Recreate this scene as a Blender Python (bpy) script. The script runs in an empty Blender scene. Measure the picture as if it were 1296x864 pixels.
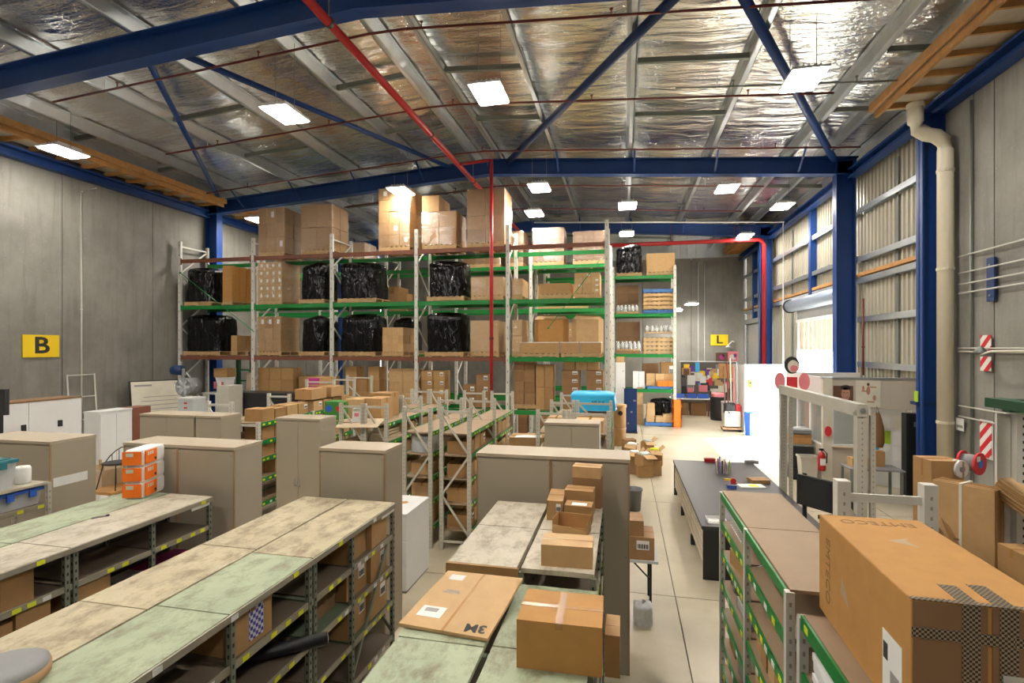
import bpy, math, random
from math import radians as R, sin, cos, tan, atan, pi
from mathutils import Vector, Matrix
random.seed(7)
S = bpy.context.scene
C = S.collection
# ---------------------------------------------------------------- camera
FPX, CX, HY, TH, HC = 655.0, 648.0, 439.0, R(12.23), 3.0
cd = bpy.data.cameras.new('camera'); cam = bpy.data.objects.new('camera', cd); C.objects.link(cam)
cd.sensor_width = 36; cd.lens = 36*FPX/1296; cd.shift_y = 7/1296
cam.location = (0, 0, HC); cam.rotation_euler = (R(90), 0, TH); cd.clip_end = 300
S.camera = cam
# ---------------------------------------------------------------- world, sun, exposure
S.view_settings.view_transform = 'Standard'; S.view_settings.look = 'None'
S.view_settings.exposure = 0.0; S.view_settings.gamma = 1; S.view_settings.use_curve_mapping = False
LAMP = 125.0
w = bpy.data.worlds.new('sky'); S.world = w; w.use_nodes = True
bg = w.node_tree.nodes['Background']; bg.inputs[0].default_value = (.86, .93, 1, 1); bg.inputs[1].default_value = 22.0
sd = bpy.data.lights.new('sun', 'SUN'); sun = bpy.data.objects.new('sun', sd); C.objects.link(sun)
sd.energy = 48; sd.angle = R(.6); sd.color = (1, .97, .92)
sun.rotation_euler = Vector((-1, -.42, -.86)).to_track_quat('-Z', 'Y').to_euler(); sun.location = (30, 25, 30)

# world places from the lens geometry: X on a plane of depth Y, height, or floor point on a plane of height Z
def gx(px, Y): return Y*tan(atan((px-CX)/FPX)-TH)
def gz(px, py, Y):
    X = gx(px, Y); return HC+(HY-py)/FPX*(Y*cos(TH)-X*sin(TH))
def gp(px, py, Z):
    zc = (HC-Z)*FPX/(py-HY); xc = (px-CX)/FPX*zc
    return xc*cos(TH)-zc*sin(TH), xc*sin(TH)+zc*cos(TH)
# ---------------------------------------------------------------- materials
M = {}
class NT:
    def __init__(s, name):
        m = bpy.data.materials.new(name); m.use_nodes = True; s.m = m; s.n = m.node_tree.nodes; s.l = m.node_tree.links
        s.b = s.n['Principled BSDF']; M[name] = m
    def add(s, t, **k):
        nd = s.n.new(t)
        for a, v in k.items():
            if a.startswith('i_'):
                nd.inputs[int(a[2:])].default_value = v
            else: setattr(nd, a, v)
        return nd
    def link(s, a, b): s.l.new(a, b)
    def pos(s, sc=(1, 1, 1), obj=False):
        t = s.add('ShaderNodeTexCoord') if obj else s.add('ShaderNodeNewGeometry')
        mp = s.add('ShaderNodeMapping'); mp.inputs['Scale'].default_value = sc
        s.link(t.outputs['Object' if obj else 'Position'], mp.inputs[0]); return mp.outputs[0]
    def noise(s, vec, scale, detail=4, rough=.55, dist=0):
        nd = s.add('ShaderNodeTexNoise'); nd.inputs['Scale'].default_value = scale; nd.inputs['Detail'].default_value = detail
        nd.inputs['Roughness'].default_value = rough; nd.inputs['Distortion'].default_value = dist
        s.link(vec, nd.inputs['Vector']); return nd.outputs['Fac']
    def ramp(s, fac, stops):
        r = s.add('ShaderNodeValToRGB'); e = r.color_ramp.elements
        while len(e) < len(stops): e.new(.5)
        for k, (p, c) in enumerate(stops):
            e[k].position = p; e[k].color = (c, c, c, 1) if isinstance(c, (int, float)) else (*c, 1)
        s.link(fac, r.inputs[0]); return r.outputs[0]
    def mix(s, f, a, b, mode='MIX'):
        m = s.add('ShaderNodeMix', data_type='RGBA', blend_type=mode)
        for sock, v in ((m.inputs[0], f), (m.inputs[6], a), (m.inputs[7], b)):
            if isinstance(v, (int, float)): sock.default_value = v
            elif isinstance(v, tuple): sock.default_value = (*v, 1)
            else: s.link(v, sock)
        return m.outputs[2]
    def col(s, c):
        if isinstance(c, tuple): s.b.inputs['Base Color'].default_value = (*c, 1)
        else: s.link(c, s.b.inputs['Base Color'])
    def rough(s, v):
        if isinstance(v, (int, float)): s.b.inputs['Roughness'].default_value = v
        else: s.link(v, s.b.inputs['Roughness'])
    def metal(s, v): s.b.inputs['Metallic'].default_value = v
    def bump(s, h, st=.3, d=.02):
        b = s.add('ShaderNodeBump'); b.inputs['Strength'].default_value = st; b.inputs['Distance'].default_value = d
        s.link(h, b.inputs['Height']); s.link(b.outputs[0], s.b.inputs['Normal'])
def plain(name, c, rough=.5, metal=0, var=.12, sc=6, emit=0):
    t = NT(name)
    f = t.noise(t.pos(), sc, 3)
    t.col(t.mix(f, tuple(v*(1-var) for v in c), tuple(min(1, v*(1+var)) for v in c))); t.rough(rough); t.metal(metal)
    if emit:
        t.b.inputs['Emission Color'].default_value = (*c, 1); t.b.inputs['Emission Strength'].default_value = emit
    return t
plain('blue', (.005, .045, .215), .45, 0, .15); plain('navy', (.006, .03, .12), .45)
plain('red', (.42, .015, .018), .35); plain('redbrown', (.16, .022, .018), .5); plain('rust', (.19, .065, .035), .6, 0, .25)
plain('green', (.005, .20, .035), .42, 0, .2); plain('darkgreen', (.012, .07, .03), .45)
plain('beigesteel', (.52, .50, .43), .45, 0, .08); plain('whitesteel', (.62, .61, .56), .45, 0, .08)
plain('galv', (.62, .66, .70), .34, .85, .15, 4); plain('greysteel', (.22, .24, .22), .45, .4)
plain('postgrey', (.20, .22, .17), .5, .1); plain('black', (.012, .012, .014), .45); plain('blackbench', (.028, .028, .032), .38)
plain('white', (.74, .74, .74), .4, 0, .04); plain('paper', (.80, .80, .78), .7, 0, .05); plain('yellow', (.90, .62, .01), .5, 0, .03)
plain('labelyellow', (.72, .74, .03), .6, 0, .12, 20); plain('orange', (.95, .19, .01), .5, 0, .05); plain('beigelam', (.37, .32, .245), .45, 0, .05, 2)
plain('beigetop', (.44, .37, .275), .5, 0, .05, 2); plain('edgewood', (.40, .24, .12), .6); plain('timber', (.52, .27, .09), .6, 0, .35, 7)
plain('pallet', (.50, .33, .16), .75, 0, .3, 9); plain('bluepallet', (.06, .17, .42), .6, 0, .2); plain('ply', (.62, .50, .34), .6, 0, .15)
plain('hardboard', (.31, .215, .135), .6, 0, .14, 5); plain('pvc', (.66, .60, .46), .4, 0, .05); plain('ink', (.02, .02, .02), .6)
plain('greyink', (.30, .29, .28), .6); plain('pink', (.75, .22, .26), .5); plain('magenta', (.45, .03, .22), .5); plain('purple', (.12, .04, .25), .5)
plain('teal', (.02, .16, .20), .4); plain('clear', (.55, .58, .60), .25, 0, .1); plain('bluelid', (.04, .14, .62), .35); plain('skyblue', (.03, .46, .82), .4, 0, .12)
plain('cream', (.70, .66, .55), .5); plain('brown', (.13, .06, .035), .5); plain('skin', (.50, .27, .18), .6, 0, .2); plain('lime', (.35, .55, .03), .5)
plain('greygrey', (.24, .24, .25), .5); plain('redsign', (.62, .03, .04), .5); plain('kraftdark', (.22, .125, .06), .75); plain('bubble', (.6, .62, .64), .3, 0, .2, 30)
plain('officewall', (.56, .50, .42), .6, 0, .04); plain('tapebrown', (.40, .21, .075), .25, 0, .1)
plain('silverfilm', (.55, .56, .56), .2, .5, .2, 12); plain('shade', (.10, .09, .08), .6); plain('gutter', (.60, .52, .40), .6, 0, .2)
def cardboard(name, a, b, rough=.72):
    t = NT(name); oi = t.add('ShaderNodeObjectInfo')
    base = t.mix(oi.outputs['Random'], a, b)
    f = t.noise(t.pos((5, 5, 5)), 2.0, 4, .6)
    c = t.mix(f, tuple(.80 for _ in a), tuple(1.12 for _ in a))
    t.col(t.mix(1.0, base, c, 'MULTIPLY')); t.rough(rough)
    wv = t.add('ShaderNodeTexWave', wave_type='BANDS', bands_direction='Z'); wv.inputs['Scale'].default_value = 60
    t.link(t.pos(), wv.inputs[0]); t.bump(wv.outputs['Fac'], .06, .004)
cardboard('kraft', (.37, .205, .078), (.48, .285, .12)); cardboard('kraftlight', (.52, .325, .145), (.60, .395, .195))
cardboard('kraftorange', (.47, .235, .065), (.50, .255, .075)); cardboard('kraftred', (.27, .145, .062), (.34, .19, .085))
def emis(name, c, st):
    t = NT(name); t.col((1, 1, 1)); t.b.inputs['Emission Color'].default_value = (*c, 1); t.b.inputs['Emission Strength'].default_value = st
emis('lampglow', (1.0, .94, .84), LAMP); plain('screen', (.01, .012, .014), .15)
# concrete panels
t = NT('concrete'); p = t.pos(); n1 = t.noise(p, .8, 6, .6); n2 = t.noise(t.pos((6, 6, .5)), 1.2, 5, .65); n3 = t.noise(p, 30, 3)
c = t.ramp(n1, [(.3, (.185, .176, .157)), (.7, (.295, .282, .255))])
c = t.mix(t.ramp(n2, [(.5, 0.0), (.75, .6)]), c, (.15, .14, .125)); c = t.mix(t.ramp(n3, [(.62, 0.), (.75, .35)]), c, (.46, .45, .43))
t.col(c); t.rough(.72); t.bump(n3, .15, .01)
t = NT('floor'); p = t.pos(); n1 = t.noise(p, .7, 6, .62); n2 = t.noise(p, 6, 5, .7); n3 = t.noise(t.pos((1, .6, 1)), 1.6, 6, .6)
c = t.ramp(n1, [(.3, (.42, .36, .245)), (.72, (.60, .54, .415))]); c = t.mix(t.ramp(n3, [(.4, 0.), (.95, .3)]), c, (.36, .31, .22))
t.col(c); t.rough(t.ramp(n1, [(.3, .26), (.75, .42)])); t.bump(n2, .04, .01)
# crinkled foil sarking
t = NT('foil'); a = t.noise(t.pos((.55, 2.6, 1)), 1.5, 3, .5, .4); b = t.noise(t.pos((1.0, 2.2, 1)), 9, 4, .6, 1.4)
vr = t.add('ShaderNodeTexVoronoi', feature='DISTANCE_TO_EDGE'); vr.inputs['Scale'].default_value = 14; t.link(t.pos((1, 1.6, 1)), vr.inputs['Vector'])
b1 = t.add('ShaderNodeBump'); b1.inputs['Strength'].default_value = .6; b1.inputs['Distance'].default_value = .12; t.link(a, b1.inputs['Height'])
b2 = t.add('ShaderNodeBump'); b2.inputs['Strength'].default_value = .42; b2.inputs['Distance'].default_value = .03; t.link(t.mix(.3, b, vr.outputs[0]), b2.inputs['Height']); t.link(b1.outputs[0], b2.inputs['Normal']); t.link(b2.outputs[0], t.b.inputs['Normal'])
t.col(t.ramp(t.noise(t.pos(), 1.3, 3), [(.3, (.82, .82, .82)), (.7, (.96, .96, .96))])); t.metal(1); t.rough(.13)
t = NT('foilplain'); a = t.noise(t.pos((2, 8, 1)), 5, 3); t.col((.74, .76, .78)); t.metal(1); t.rough(.33); t.bump(a, .3, .05)
# stained chipboard decks
def deck(name, base, base2, stain):
    t = NT(name); p = t.pos(); n1 = t.noise(p, 2.2, 6, .68); n2 = t.noise(t.pos((1.3, .8, 1)), 6.5, 9, .74, .15); n3 = t.noise(p, 60, 4)
    c = t.ramp(n1, [(.35, base), (.68, base2)]); c = t.mix(t.ramp(n2, [(.46, 0.), (.70, .9)]), c, stain)
    c = t.mix(t.ramp(n3, [(.66, 0.), (.74, .5)]), c, stain); t.col(c); t.rough(.55)
deck('decktan', (.42, .36, .24), (.55, .48, .33), (.16, .10, .05)); deck('deckgreen', (.32, .38, .26), (.42, .47, .32), (.17, .15, .09))
deck('deckpale', (.46, .42, .33), (.56, .51, .41), (.20, .15, .09))
# black stretch plastic
t = NT('blackplastic'); n = t.noise(t.pos((2.6, 2.6, .9)), 2.4, 2, .5, 1.2); t.col((.003, .003, .0035)); t.rough(.09); t.bump(n, .8, .10)
t.b.inputs['Specular IOR Level'].default_value = .32
# clear film
t = NT('film'); tr = t.add('ShaderNodeBsdfTransparent'); gl = t.add('ShaderNodeBsdfGlossy'); gl.inputs['Roughness'].default_value = .18
mx = t.add('ShaderNodeMixShader'); mx.inputs[0].default_value = .16; nn = t.noise(t.pos((1, 1, 3)), 4, 4, .6, 1); bp = t.add('ShaderNodeBump'); bp.inputs['Strength'].default_value = .8; bp.inputs['Distance'].default_value = .06
t.link(nn, bp.inputs['Height']); t.link(bp.outputs[0], gl.inputs['Normal']); t.link(tr.outputs[0], mx.inputs[1]); t.link(gl.outputs[0], mx.inputs[2]); t.link(mx.outputs[0], t.n['Material Output'].inputs[0])
t = NT('glass'); tr = t.add('ShaderNodeBsdfTransparent'); tr.inputs[0].default_value = (.93, .96, .96, 1); gl = t.add('ShaderNodeBsdfGlossy'); gl.inputs['Roughness'].default_value = .03
mx = t.add('ShaderNodeMixShader'); mx.inputs[0].default_value = .1; t.link(tr.outputs[0], mx.inputs[1]); t.link(gl.outputs[0], mx.inputs[2]); t.link(mx.outputs[0], t.n['Material Output'].inputs[0])
t = NT('curtain'); df = t.add('ShaderNodeBsdfDiffuse'); df.inputs[0].default_value = (.85, .80, .70, 1); tl = t.add('ShaderNodeBsdfTranslucent'); tl.inputs[0].default_value = (.26, .22, .16, 1)
mx = t.add('ShaderNodeMixShader'); mx.inputs[0].default_value = .5; t.link(df.outputs[0], mx.inputs[1]); t.link(tl.outputs[0], mx.inputs[2]); t.link(mx.outputs[0], t.n['Material Output'].inputs[0])
t = NT('binplastic'); t.col((.72, .75, .77)); t.rough(.25); t.b.inputs['Alpha'].default_value = .62
def stripes(name, c1, c2, sc, dirn='DIAGONAL', thr=.5):
    t = NT(name); wv = t.add('ShaderNodeTexWave', wave_type='BANDS', bands_direction=dirn); wv.inputs['Scale'].default_value = sc
    t.link(t.pos(), wv.inputs[0]); t.col(t.ramp(wv.outputs['Fac'], [(thr-.01, c1), (thr+.01, c2)])); t.rough(.5)
stripes('hazard', (.62, .02, .03), (.80, .78, .74), 2.6)
t = NT('fluted'); wv = t.add('ShaderNodeTexWave', wave_type='BANDS', bands_direction='X'); wv.inputs['Scale'].default_value = 30
t.link(t.pos(), wv.inputs[0]); t.col(t.mix(t.ramp(wv.outputs['Fac'], [(.3, 0.), (.7, 1.)]), (.24, .14, .065), (.52, .35, .19))); t.rough(.8); t.bump(wv.outputs['Fac'], .3, .01)
t = NT('checktape'); ck = t.add('ShaderNodeTexChecker'); ck.inputs['Scale'].default_value = 130; t.link(t.pos((1, 1, 1)), ck.inputs[0]); ck.inputs[1].default_value = (.01, .01, .01, 1); ck.inputs[2].default_value = (.30, .23, .15, 1); t.col(ck.outputs[0]); t.rough(.3)
t = NT('bluecheck'); ck = t.add('ShaderNodeTexChecker'); ck.inputs['Scale'].default_value = 45; t.link(t.pos((1, 1, 1)), ck.inputs[0]); ck.inputs[1].default_value = (.05, .05, .30, 1); ck.inputs[2].default_value = (.62, .62, .75, 1); t.col(ck.outputs[0]); t.rough(.5)
t = NT('collage'); v = t.add('ShaderNodeTexVoronoi', distance='MANHATTAN'); v.inputs['Scale'].default_value = 5.5; t.link(t.pos(), v.inputs['Vector']); hs = t.add('ShaderNodeHueSaturation'); hs.inputs[1].default_value = .75; hs.inputs[2].default_value = .8; t.link(v.outputs['Color'], hs.inputs[4]); t.col(hs.outputs[0]); t.rough(.5)
# ---------------------------------------------------------------- geometry helpers
class MB:
    def __init__(s): s.v = []; s.f = []; s.mi = []; s.m = 0
    def face(s, *pts):
        k = len(s.v); s.v += [tuple(p) for p in pts]; s.f.append(tuple(range(k, k+len(pts)))); s.mi.append(s.m); return s
    def box(s, x0, x1, y0, y1, z0, z1):
        k = len(s.v); s.v += [(x0,y0,z0),(x1,y0,z0),(x1,y1,z0),(x0,y1,z0),(x0,y0,z1),(x1,y0,z1),(x1,y1,z1),(x0,y1,z1)]
        for q in ((0,3,2,1),(4,5,6,7),(0,1,5,4),(1,2,6,5),(2,3,7,6),(3,0,4,7)): s.f.append(tuple(k+i for i in q)); s.mi.append(s.m)
        return s
    def bar(s, a, b, wd, hd=None, up=(0, 0, 1)):
        hd = hd or wd; a = Vector(a); b = Vector(b); d = (b-a).normalized(); u = Vector(up)
        if abs(d.dot(u)) > .98: u = Vector((0, 1, 0))
        x = d.cross(u).normalized()*wd/2; z = x.cross(d).normalized()*hd/2; k = len(s.v)
        for p in (a, b): s.v += [tuple(p-x-z), tuple(p+x-z), tuple(p+x+z), tuple(p-x+z)]
        for q in ((0,1,2,3),(7,6,5,4),(0,4,5,1),(1,5,6,2),(2,6,7,3),(3,7,4,0)): s.f.append(tuple(k+i for i in q)); s.mi.append(s.m)
        return s
    def tube(s, pts, r, n=10, cap=True):
        pts = [Vector(p) for p in pts]; k = len(s.v); rs = r if isinstance(r, (list, tuple)) else [r]*len(pts)
        for i, p in enumerate(pts):
            d = (pts[min(i+1, len(pts)-1)]-pts[max(i-1, 0)]).normalized(); u = Vector((0, 0, 1)) if abs(d.z) < .9 else Vector((0, 1, 0))
            x = d.cross(u).normalized(); y = x.cross(d).normalized()
            for j in range(n): q = p+x*(rs[i]*cos(2*pi*j/n))+y*(rs[i]*sin(2*pi*j/n)); s.v.append(tuple(q))
        for i in range(len(pts)-1):
            for j in range(n): s.f.append((k+i*n+j, k+i*n+(j+1) % n, k+(i+1)*n+(j+1) % n, k+(i+1)*n+j)); s.mi.append(s.m)
        if cap:
            s.f.append(tuple(k+j for j in range(n))[::-1]); s.f.append(tuple(k+(len(pts)-1)*n+j for j in range(n))); s.mi += [s.m, s.m]
        return s
    def lathe(s, prof, cx=0, cy=0, n=20):
        k = len(s.v)
        for r, z in prof:
            for j in range(n): s.v.append((cx+r*cos(2*pi*j/n), cy+r*sin(2*pi*j/n), z))
        for i in range(len(prof)-1):
            for j in range(n): s.f.append((k+i*n+j, k+i*n+(j+1) % n, k+(i+1)*n+(j+1) % n, k+(i+1)*n+j)); s.mi.append(s.m)
        return s
    def mesh(s, name, mats, smooth=False):
        me = bpy.data.meshes.new(name); me.from_pydata(s.v, [], s.f)
        for m in (mats if isinstance(mats, (list, tuple)) else [mats]): me.materials.append(M[m])
        if any(s.mi): me.polygons.foreach_set('material_index', s.mi)
        if smooth: me.polygons.foreach_set('use_smooth', [True]*len(me.polygons))
        me.update(); return me
    def obj(s, name, mats, parent=None, smooth=False, loc=None): return link(name, s.mesh(name, mats, smooth), parent, loc)
def link(name, me, parent=None, loc=None, scale=None, rz=0):
    o = bpy.data.objects.new(name, me); C.objects.link(o)
    if parent: o.parent = parent
    if loc: o.location = loc
    if scale: o.scale = scale
    if rz: o.rotation_euler.z = rz
    return o
UC = {}
def ucube(mat):
    if mat not in UC: UC[mat] = MB().box(-.5, .5, -.5, .5, -.5, .5).mesh('block_'+mat, mat)
    return UC[mat]
def bx(name, mat, x0, x1, y0, y1, z0, z1, parent=None):
    return link(name, ucube(mat), parent, ((x0+x1)/2, (y0+y1)/2, (z0+z1)/2), (abs(x1-x0), abs(y1-y0), abs(z1-z0)))
def tag(o, label=None, cat=None, group=None, kind=None):
    if label: o['label'] = label
    if cat: o['category'] = cat
    if group: o['group'] = group
    if kind: o['kind'] = kind
    return o
def thing(name, label, cat, loc=(0, 0, 0), rz=0, group=None):
    o = bpy.data.objects.new(name, None); C.objects.link(o); o.location = loc; o.rotation_euler.z = rz; o.empty_display_size = .1
    return tag(o, label, cat, group)
def structure(o): o['kind'] = 'structure'; return o
def text(name, s, mat, size, parent, loc, rot, depth=.002, align='CENTER', sx=1, bold=0):
    cu = bpy.data.curves.new('lettering', 'FONT'); cu.body = s; cu.size = size; cu.extrude = depth; cu.align_x = align; cu.align_y = 'CENTER'; cu.resolution_u = 3; cu.offset = bold
    tmp = bpy.data.objects.new('lettering', cu); C.objects.link(tmp); dg = bpy.context.evaluated_depsgraph_get(); dg.update()
    me = bpy.data.meshes.new_from_object(tmp.evaluated_get(dg)); bpy.data.objects.remove(tmp); me.materials.clear(); me.materials.append(M[mat])
    o = link(name, me, parent, loc); o.rotation_euler = rot; o.scale = (sx, 1, 1); return o
# ================================================================ the shell
XL, XR, XM = -14.05, 5.95, -4.05      # wall faces and ridge
YB, YF = 28.2, -7.5                   # back wall, wall behind the camera
FR = [-.4, 7.4, 15.2, 23.0]           # portal frames
EAVE, RISE = 7.5, .07                 # underside of rafter at the eaves, roof slope
def rz_(X): return EAVE+RISE*(10-abs(X-XM))       # underside of rafter
def roofz(X): return rz_(X)+.75                     # sheeting line
fl = structure(MB().box(XL-.3, XR+.3, YF-.3, YB+.3, -.2, -.02).obj('floor', 'shade'))
ys = [YF, -1.5, 2.5, 6.5, 10.4, 14.4, 18.4, 22.4, YB]; xs = [XL, -11.4, -7.4, -3.4, .6, 4.6, XR]
for i in range(len(xs)-1):
    for j in range(len(ys)-1):
        bx('floor_slab', 'floor', xs[i]+.006, xs[i+1]-.006, ys[j]+.006, ys[j+1]-.006, -.03, 0, fl)
# left wall of tall precast panels
wl = structure(MB().box(XL-.35, XL-.06, YF, YB, 0, 8.0).obj('wall_left', 'shade'))
jy = [YF, -4.6, -2, .6, 3.2, 5.7, 7.9, 10.5, 13.1, 15.7, 18.3, 20.9, 23.5, 26.1, YB]
for a, b in zip(jy, jy[1:]): bx('concrete_panel', 'concrete', XL-.2, XL, a+.012, b-.012, 0, 7.65, wl)
wb = structure(MB().box(XL, XR+.3, YB+.06, YB+.3, 0, 9).obj('wall_back', 'shade'))
jx = [XL, -11.5, -9, -6.5, -4, -1.5, .95, 3.4, XR]
for a, b in zip(jx, jx[1:]): bx('concrete_panel', 'concrete', a+.012, b-.012, YB, YB+.18, 0, 7.6, wb)
wf = structure(MB().box(XL, XR+.3, YF-.3, YF-.06, 0, 9).obj('wall_front', 'shade'))
for a, b in zip(jx, jx[1:]): bx('concrete_panel', 'concrete', a+.012, b-.012, YF-.18, YF, 0, 7.6, wf)
# right wall: concrete near the camera, ribbed sheet on girts beyond, two roller doors
wr = structure(MB().box(XR+.06, XR+.35, YF, 11.35, 0, 7.9).obj('wall_right', 'shade'))
jr = [YF, -5, -2.4, .2, 2.6, 5.0, 7.5, 10.0, 10.52, 11.35]
for a, b in zip(jr, jr[1:]): bx('concrete_panel', 'concrete', XR, XR+.2, a+.012, b-.012, 0, 7.65, wr)
def ribbed(name, y0, y1, z0, z1, parent, x=XR+.12, pitch=.19):
    m = MB(); n = max(1, int(round((y1-y0)/pitch))); p = (y1-y0)/n; prev = None; pts = []
    for k in range(n):
        a = y0+k*p; pts += [(x, a), (x, a+.45*p), (x+.045, a+.55*p), (x+.045, a+.9*p)]
    pts.append((x, y1))
    for (xa, ya), (xb, yb) in zip(pts, pts[1:]): m.face((xa, ya, z0), (xa, ya, z1), (xb, yb, z1), (xb, yb, z0))
    return m.obj(name, 'sheet', parent)
plain('sheet', (.50, .47, .38), .45, .25, .06, 1); plain('rollershut', (.30, .30, .29), .45, .3); plain('rollerblue', (.33, .40, .52), .4, .4)
D1 = (15.75, 19.75, 4.25); D2 = (23.7, 27.2, 4.1)     # y0, y1, top of door openings
ribbed('sheet_panel', 11.35, 13.3, 0, 7.9, wr); ribbed('sheet_panel', 13.3, 15.2, 0, 7.9, wr)
ribbed('sheet_panel', 15.2, D1[0], 0, 7.9, wr); ribbed('sheet_panel', D1[0], D1[1], D1[2], 7.9, wr); ribbed('sheet_panel', D1[1], D2[0], 0, 7.9, wr)
ribbed('sheet_panel', D2[0], D2[1], D2[2], 7.9, wr); ribbed('sheet_panel', D2[1], YB, 0, 7.9, wr)
def girt(y0, y1, z, mat='galv'):
    m = MB(); m.box(XR-.02, XR+.115, y0, y1, z, z+.012); m.box(XR-.03, XR-.018, y0, y1, z-.11, z+.03); m.box(XR+.09, XR+.115, y0, y1, z-.11, z); return m.obj('girt', mat, wr)
for z in (2.6, 3.75, 4.75, 5.3, 6.55):
    girt(11.5, 15.05, z)
for z in (4.75, 5.4, 6.55): girt(15.35, 18.38, z); girt(18.62, 22.9, z)
for z in (4.75, 5.4, 6.55): girt(23.1, YB-.05, z)
for z, a, b in ((4.86, 11.5, 15.05), (4.86, 15.35, 18.38), (4.86, 18.62, 22.9), (4.86, 23.1, YB-.1)): bx('timber_rail', 'timber', XR-.03, XR+.1, a, b, z-.04, z+.05, wr)
for y in (13.3, 16.9, 20.8): bx('sheet_lap', 'greysteel', XR+.085, XR+.115, y-.06, y+.06, 4.9 if y == 16.9 else 2.2, 7.3, wr)
bx('door_jamb', 'galv', XR-.05, XR+.2, D1[0]-.1, D1[0], 0, D1[2], wr); bx('door_jamb', 'galv', XR-.05, XR+.2, D1[1], D1[1]+.1, 0, D1[2], wr)
bx('mullion', 'blue', XR-.06, XR+.12, 18.4, 18.6, 4.35, 7.6, wr); bx('mullion', 'blue', XR-.06, XR+.12, 26.0, 26.2, 4.2, 7.6, wr)
# roller door by the office: drum with brackets, strip curtain below
d1 = structure(thing('door_1', None, None, (XR-.22, D1[0], D1[2])))
MB().tube([(0, -.25, .18), (0, 4.15, .18)], .21, 20).obj('roller_drum', 'rollerblue', d1, True); MB().tube([(0, 4.15, .18), (0, 4.24, .18)], .24, 16).obj('drum_end', 'black', d1); MB().tube([(0, -.34, .18), (0, -.25, .18)], .24, 16).obj('drum_end', 'black', d1)
for k in range(3): bx('door_slat', 'rollershut', .16, .19, 0, 3.98, -.1-.1*k, -.002-.1*k, d1)
bx('bottom_rail', 'white', .12, .22, 0, 3.98, -.40, -.31, d1)
for k in range(20): bx('curtain_strip', 'curtain', .26+(k % 2)*.012, .265+(k % 2)*.012, -.005+k*.2, .205+k*.2, -1.35, -.28, d1)
d2 = structure(thing('door_2', None, None, (XR, D2[0], 0)))
for k in range(41): bx('door_slat', 'rollershut', -.02-.012*(k % 2), .03, 0, 3.5, .1*k, .1*k+.1, d2)
bx('head_box', 'greysteel', -.2, .1, -.1, 3.6, 4.1, 4.3, d2); bx('guide_rail', 'greysteel', -.09, .06, -.1, 0, 0, 4.1, d2); bx('guide_rail', 'greysteel', -.09, .06, 3.5, 3.6, 0, 4.1, d2)
for X0, nm in ((XL-.33, wl), (XR+.13, wr)): bx('eaves_flashing', 'galv', X0, X0+.2, YF, YB+.2, 7.6 if nm is wl else 7.85, 9.25, nm)
bx('eaves_flashing', 'galv', XL-.1, XR+.2, YB+.02, YB+.1, 7.5, 9.25, wb)
# yard outside the open door
structure(MB().box(XR+.36, XR+30, 0, 50, -.12, -.03).obj('ground', 'floor'))
# portal frames: columns and rafters as I sections
def ibar(m, a, b, depth, wid, up, tf=.03):
    a = Vector(a); b = Vector(b); d = (b-a).normalized(); u = (Vector(up)-d*d.dot(Vector(up))).normalized()
    m.bar(a, b, .03, depth, u)
    for sg in (-1, 1): m.bar(a+u*sg*(depth/2-tf/2), b+u*sg*(depth/2-tf/2), wid, tf, u)
    return m
for k, y in enumerate(FR):
    f = structure(thing('trim_%d' % (k+1), None, None, (0, y, 0)))
    for X, sg, nm in ((XL, 1, 'column'), (XR, -1, 'column')):
        ibar(MB(), (X+sg*.28, 0, 0), (X+sg*.28, 0, rz_(X)+.4), .46, .26, (1, 0, 0)).obj(nm, 'blue', f)
    for X in (XL, XR):
        o = ibar(MB(), (X, 0, rz_(X)+.24), (XM, 0, rz_(XM)+.24), .46, .26, (0, 0, 1)).obj('rafter', 'blue', f)
c2 = structure(thing('trim_5', None, None, (XR-.2, 11.42, 0))); ibar(MB(), (0, 0, 0), (0, 0, 7.5), .38, .22, (1, 0, 0)).obj('column', 'blue', c2)
e = 5
def trim(name, mat, *b):
    global e; e += 1
    return structure(MB().box(*b).obj('trim_%d' % e, mat))
# eaves beams, timber gutter boards
for X0, sg in ((XL, 1), (XR, -1)):
    for a, b in ((YF, 7.27), (7.53, 15.07), (15.33, 22.87), (23.13, YB)):
        e += 1; m = MB(); xa, xb = sorted((X0+sg*.02, X0+sg*.24)); m.box(xa, xb, a, b, 7.62, 7.66); m.box(xa, xb, a, b, 7.40, 7.44); xc = X0+sg*.03; m.box(min(xc, xc+sg*.03), max(xc, xc+sg*.03), a, b, 7.44, 7.62)
        o = structure(m.obj('trim_%d' % e, 'blue'))
    ends = [(YF, 7.27), (7.53, 14.9)] if X0 == XL else [(YF, 7.27), (7.53, 11.9)]
    if X0 == XL: ends.append((15.5, 22.8))
    else: ends.append((23.2, YB-.2))
    for a, b in ends:
        g = structure(thing('trim_%d' % (e+1), None, None, (X0, a, 7.68))); e += 1; L = b-a
        x1 = sg*.95
        bx('gutter_sole', 'gutter', *sorted((sg*.1, x1)), 0, L, .12, .15, g)
        bx('timber_plank', 'timber', *sorted((x1-sg*.06, x1)), 0, L, .0, .14, g); bx('timber_plank', 'timber', *sorted((x1+sg*.06, x1+sg*.11)), 0, L, .10, .26, g)
        k = 0
        y = .3
        while y < L-.1: bx('timber_bearer', 'timber', *sorted((sg*.05, x1-sg*.06)), y, y+.05, .02, .12, g); y += .62
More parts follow.
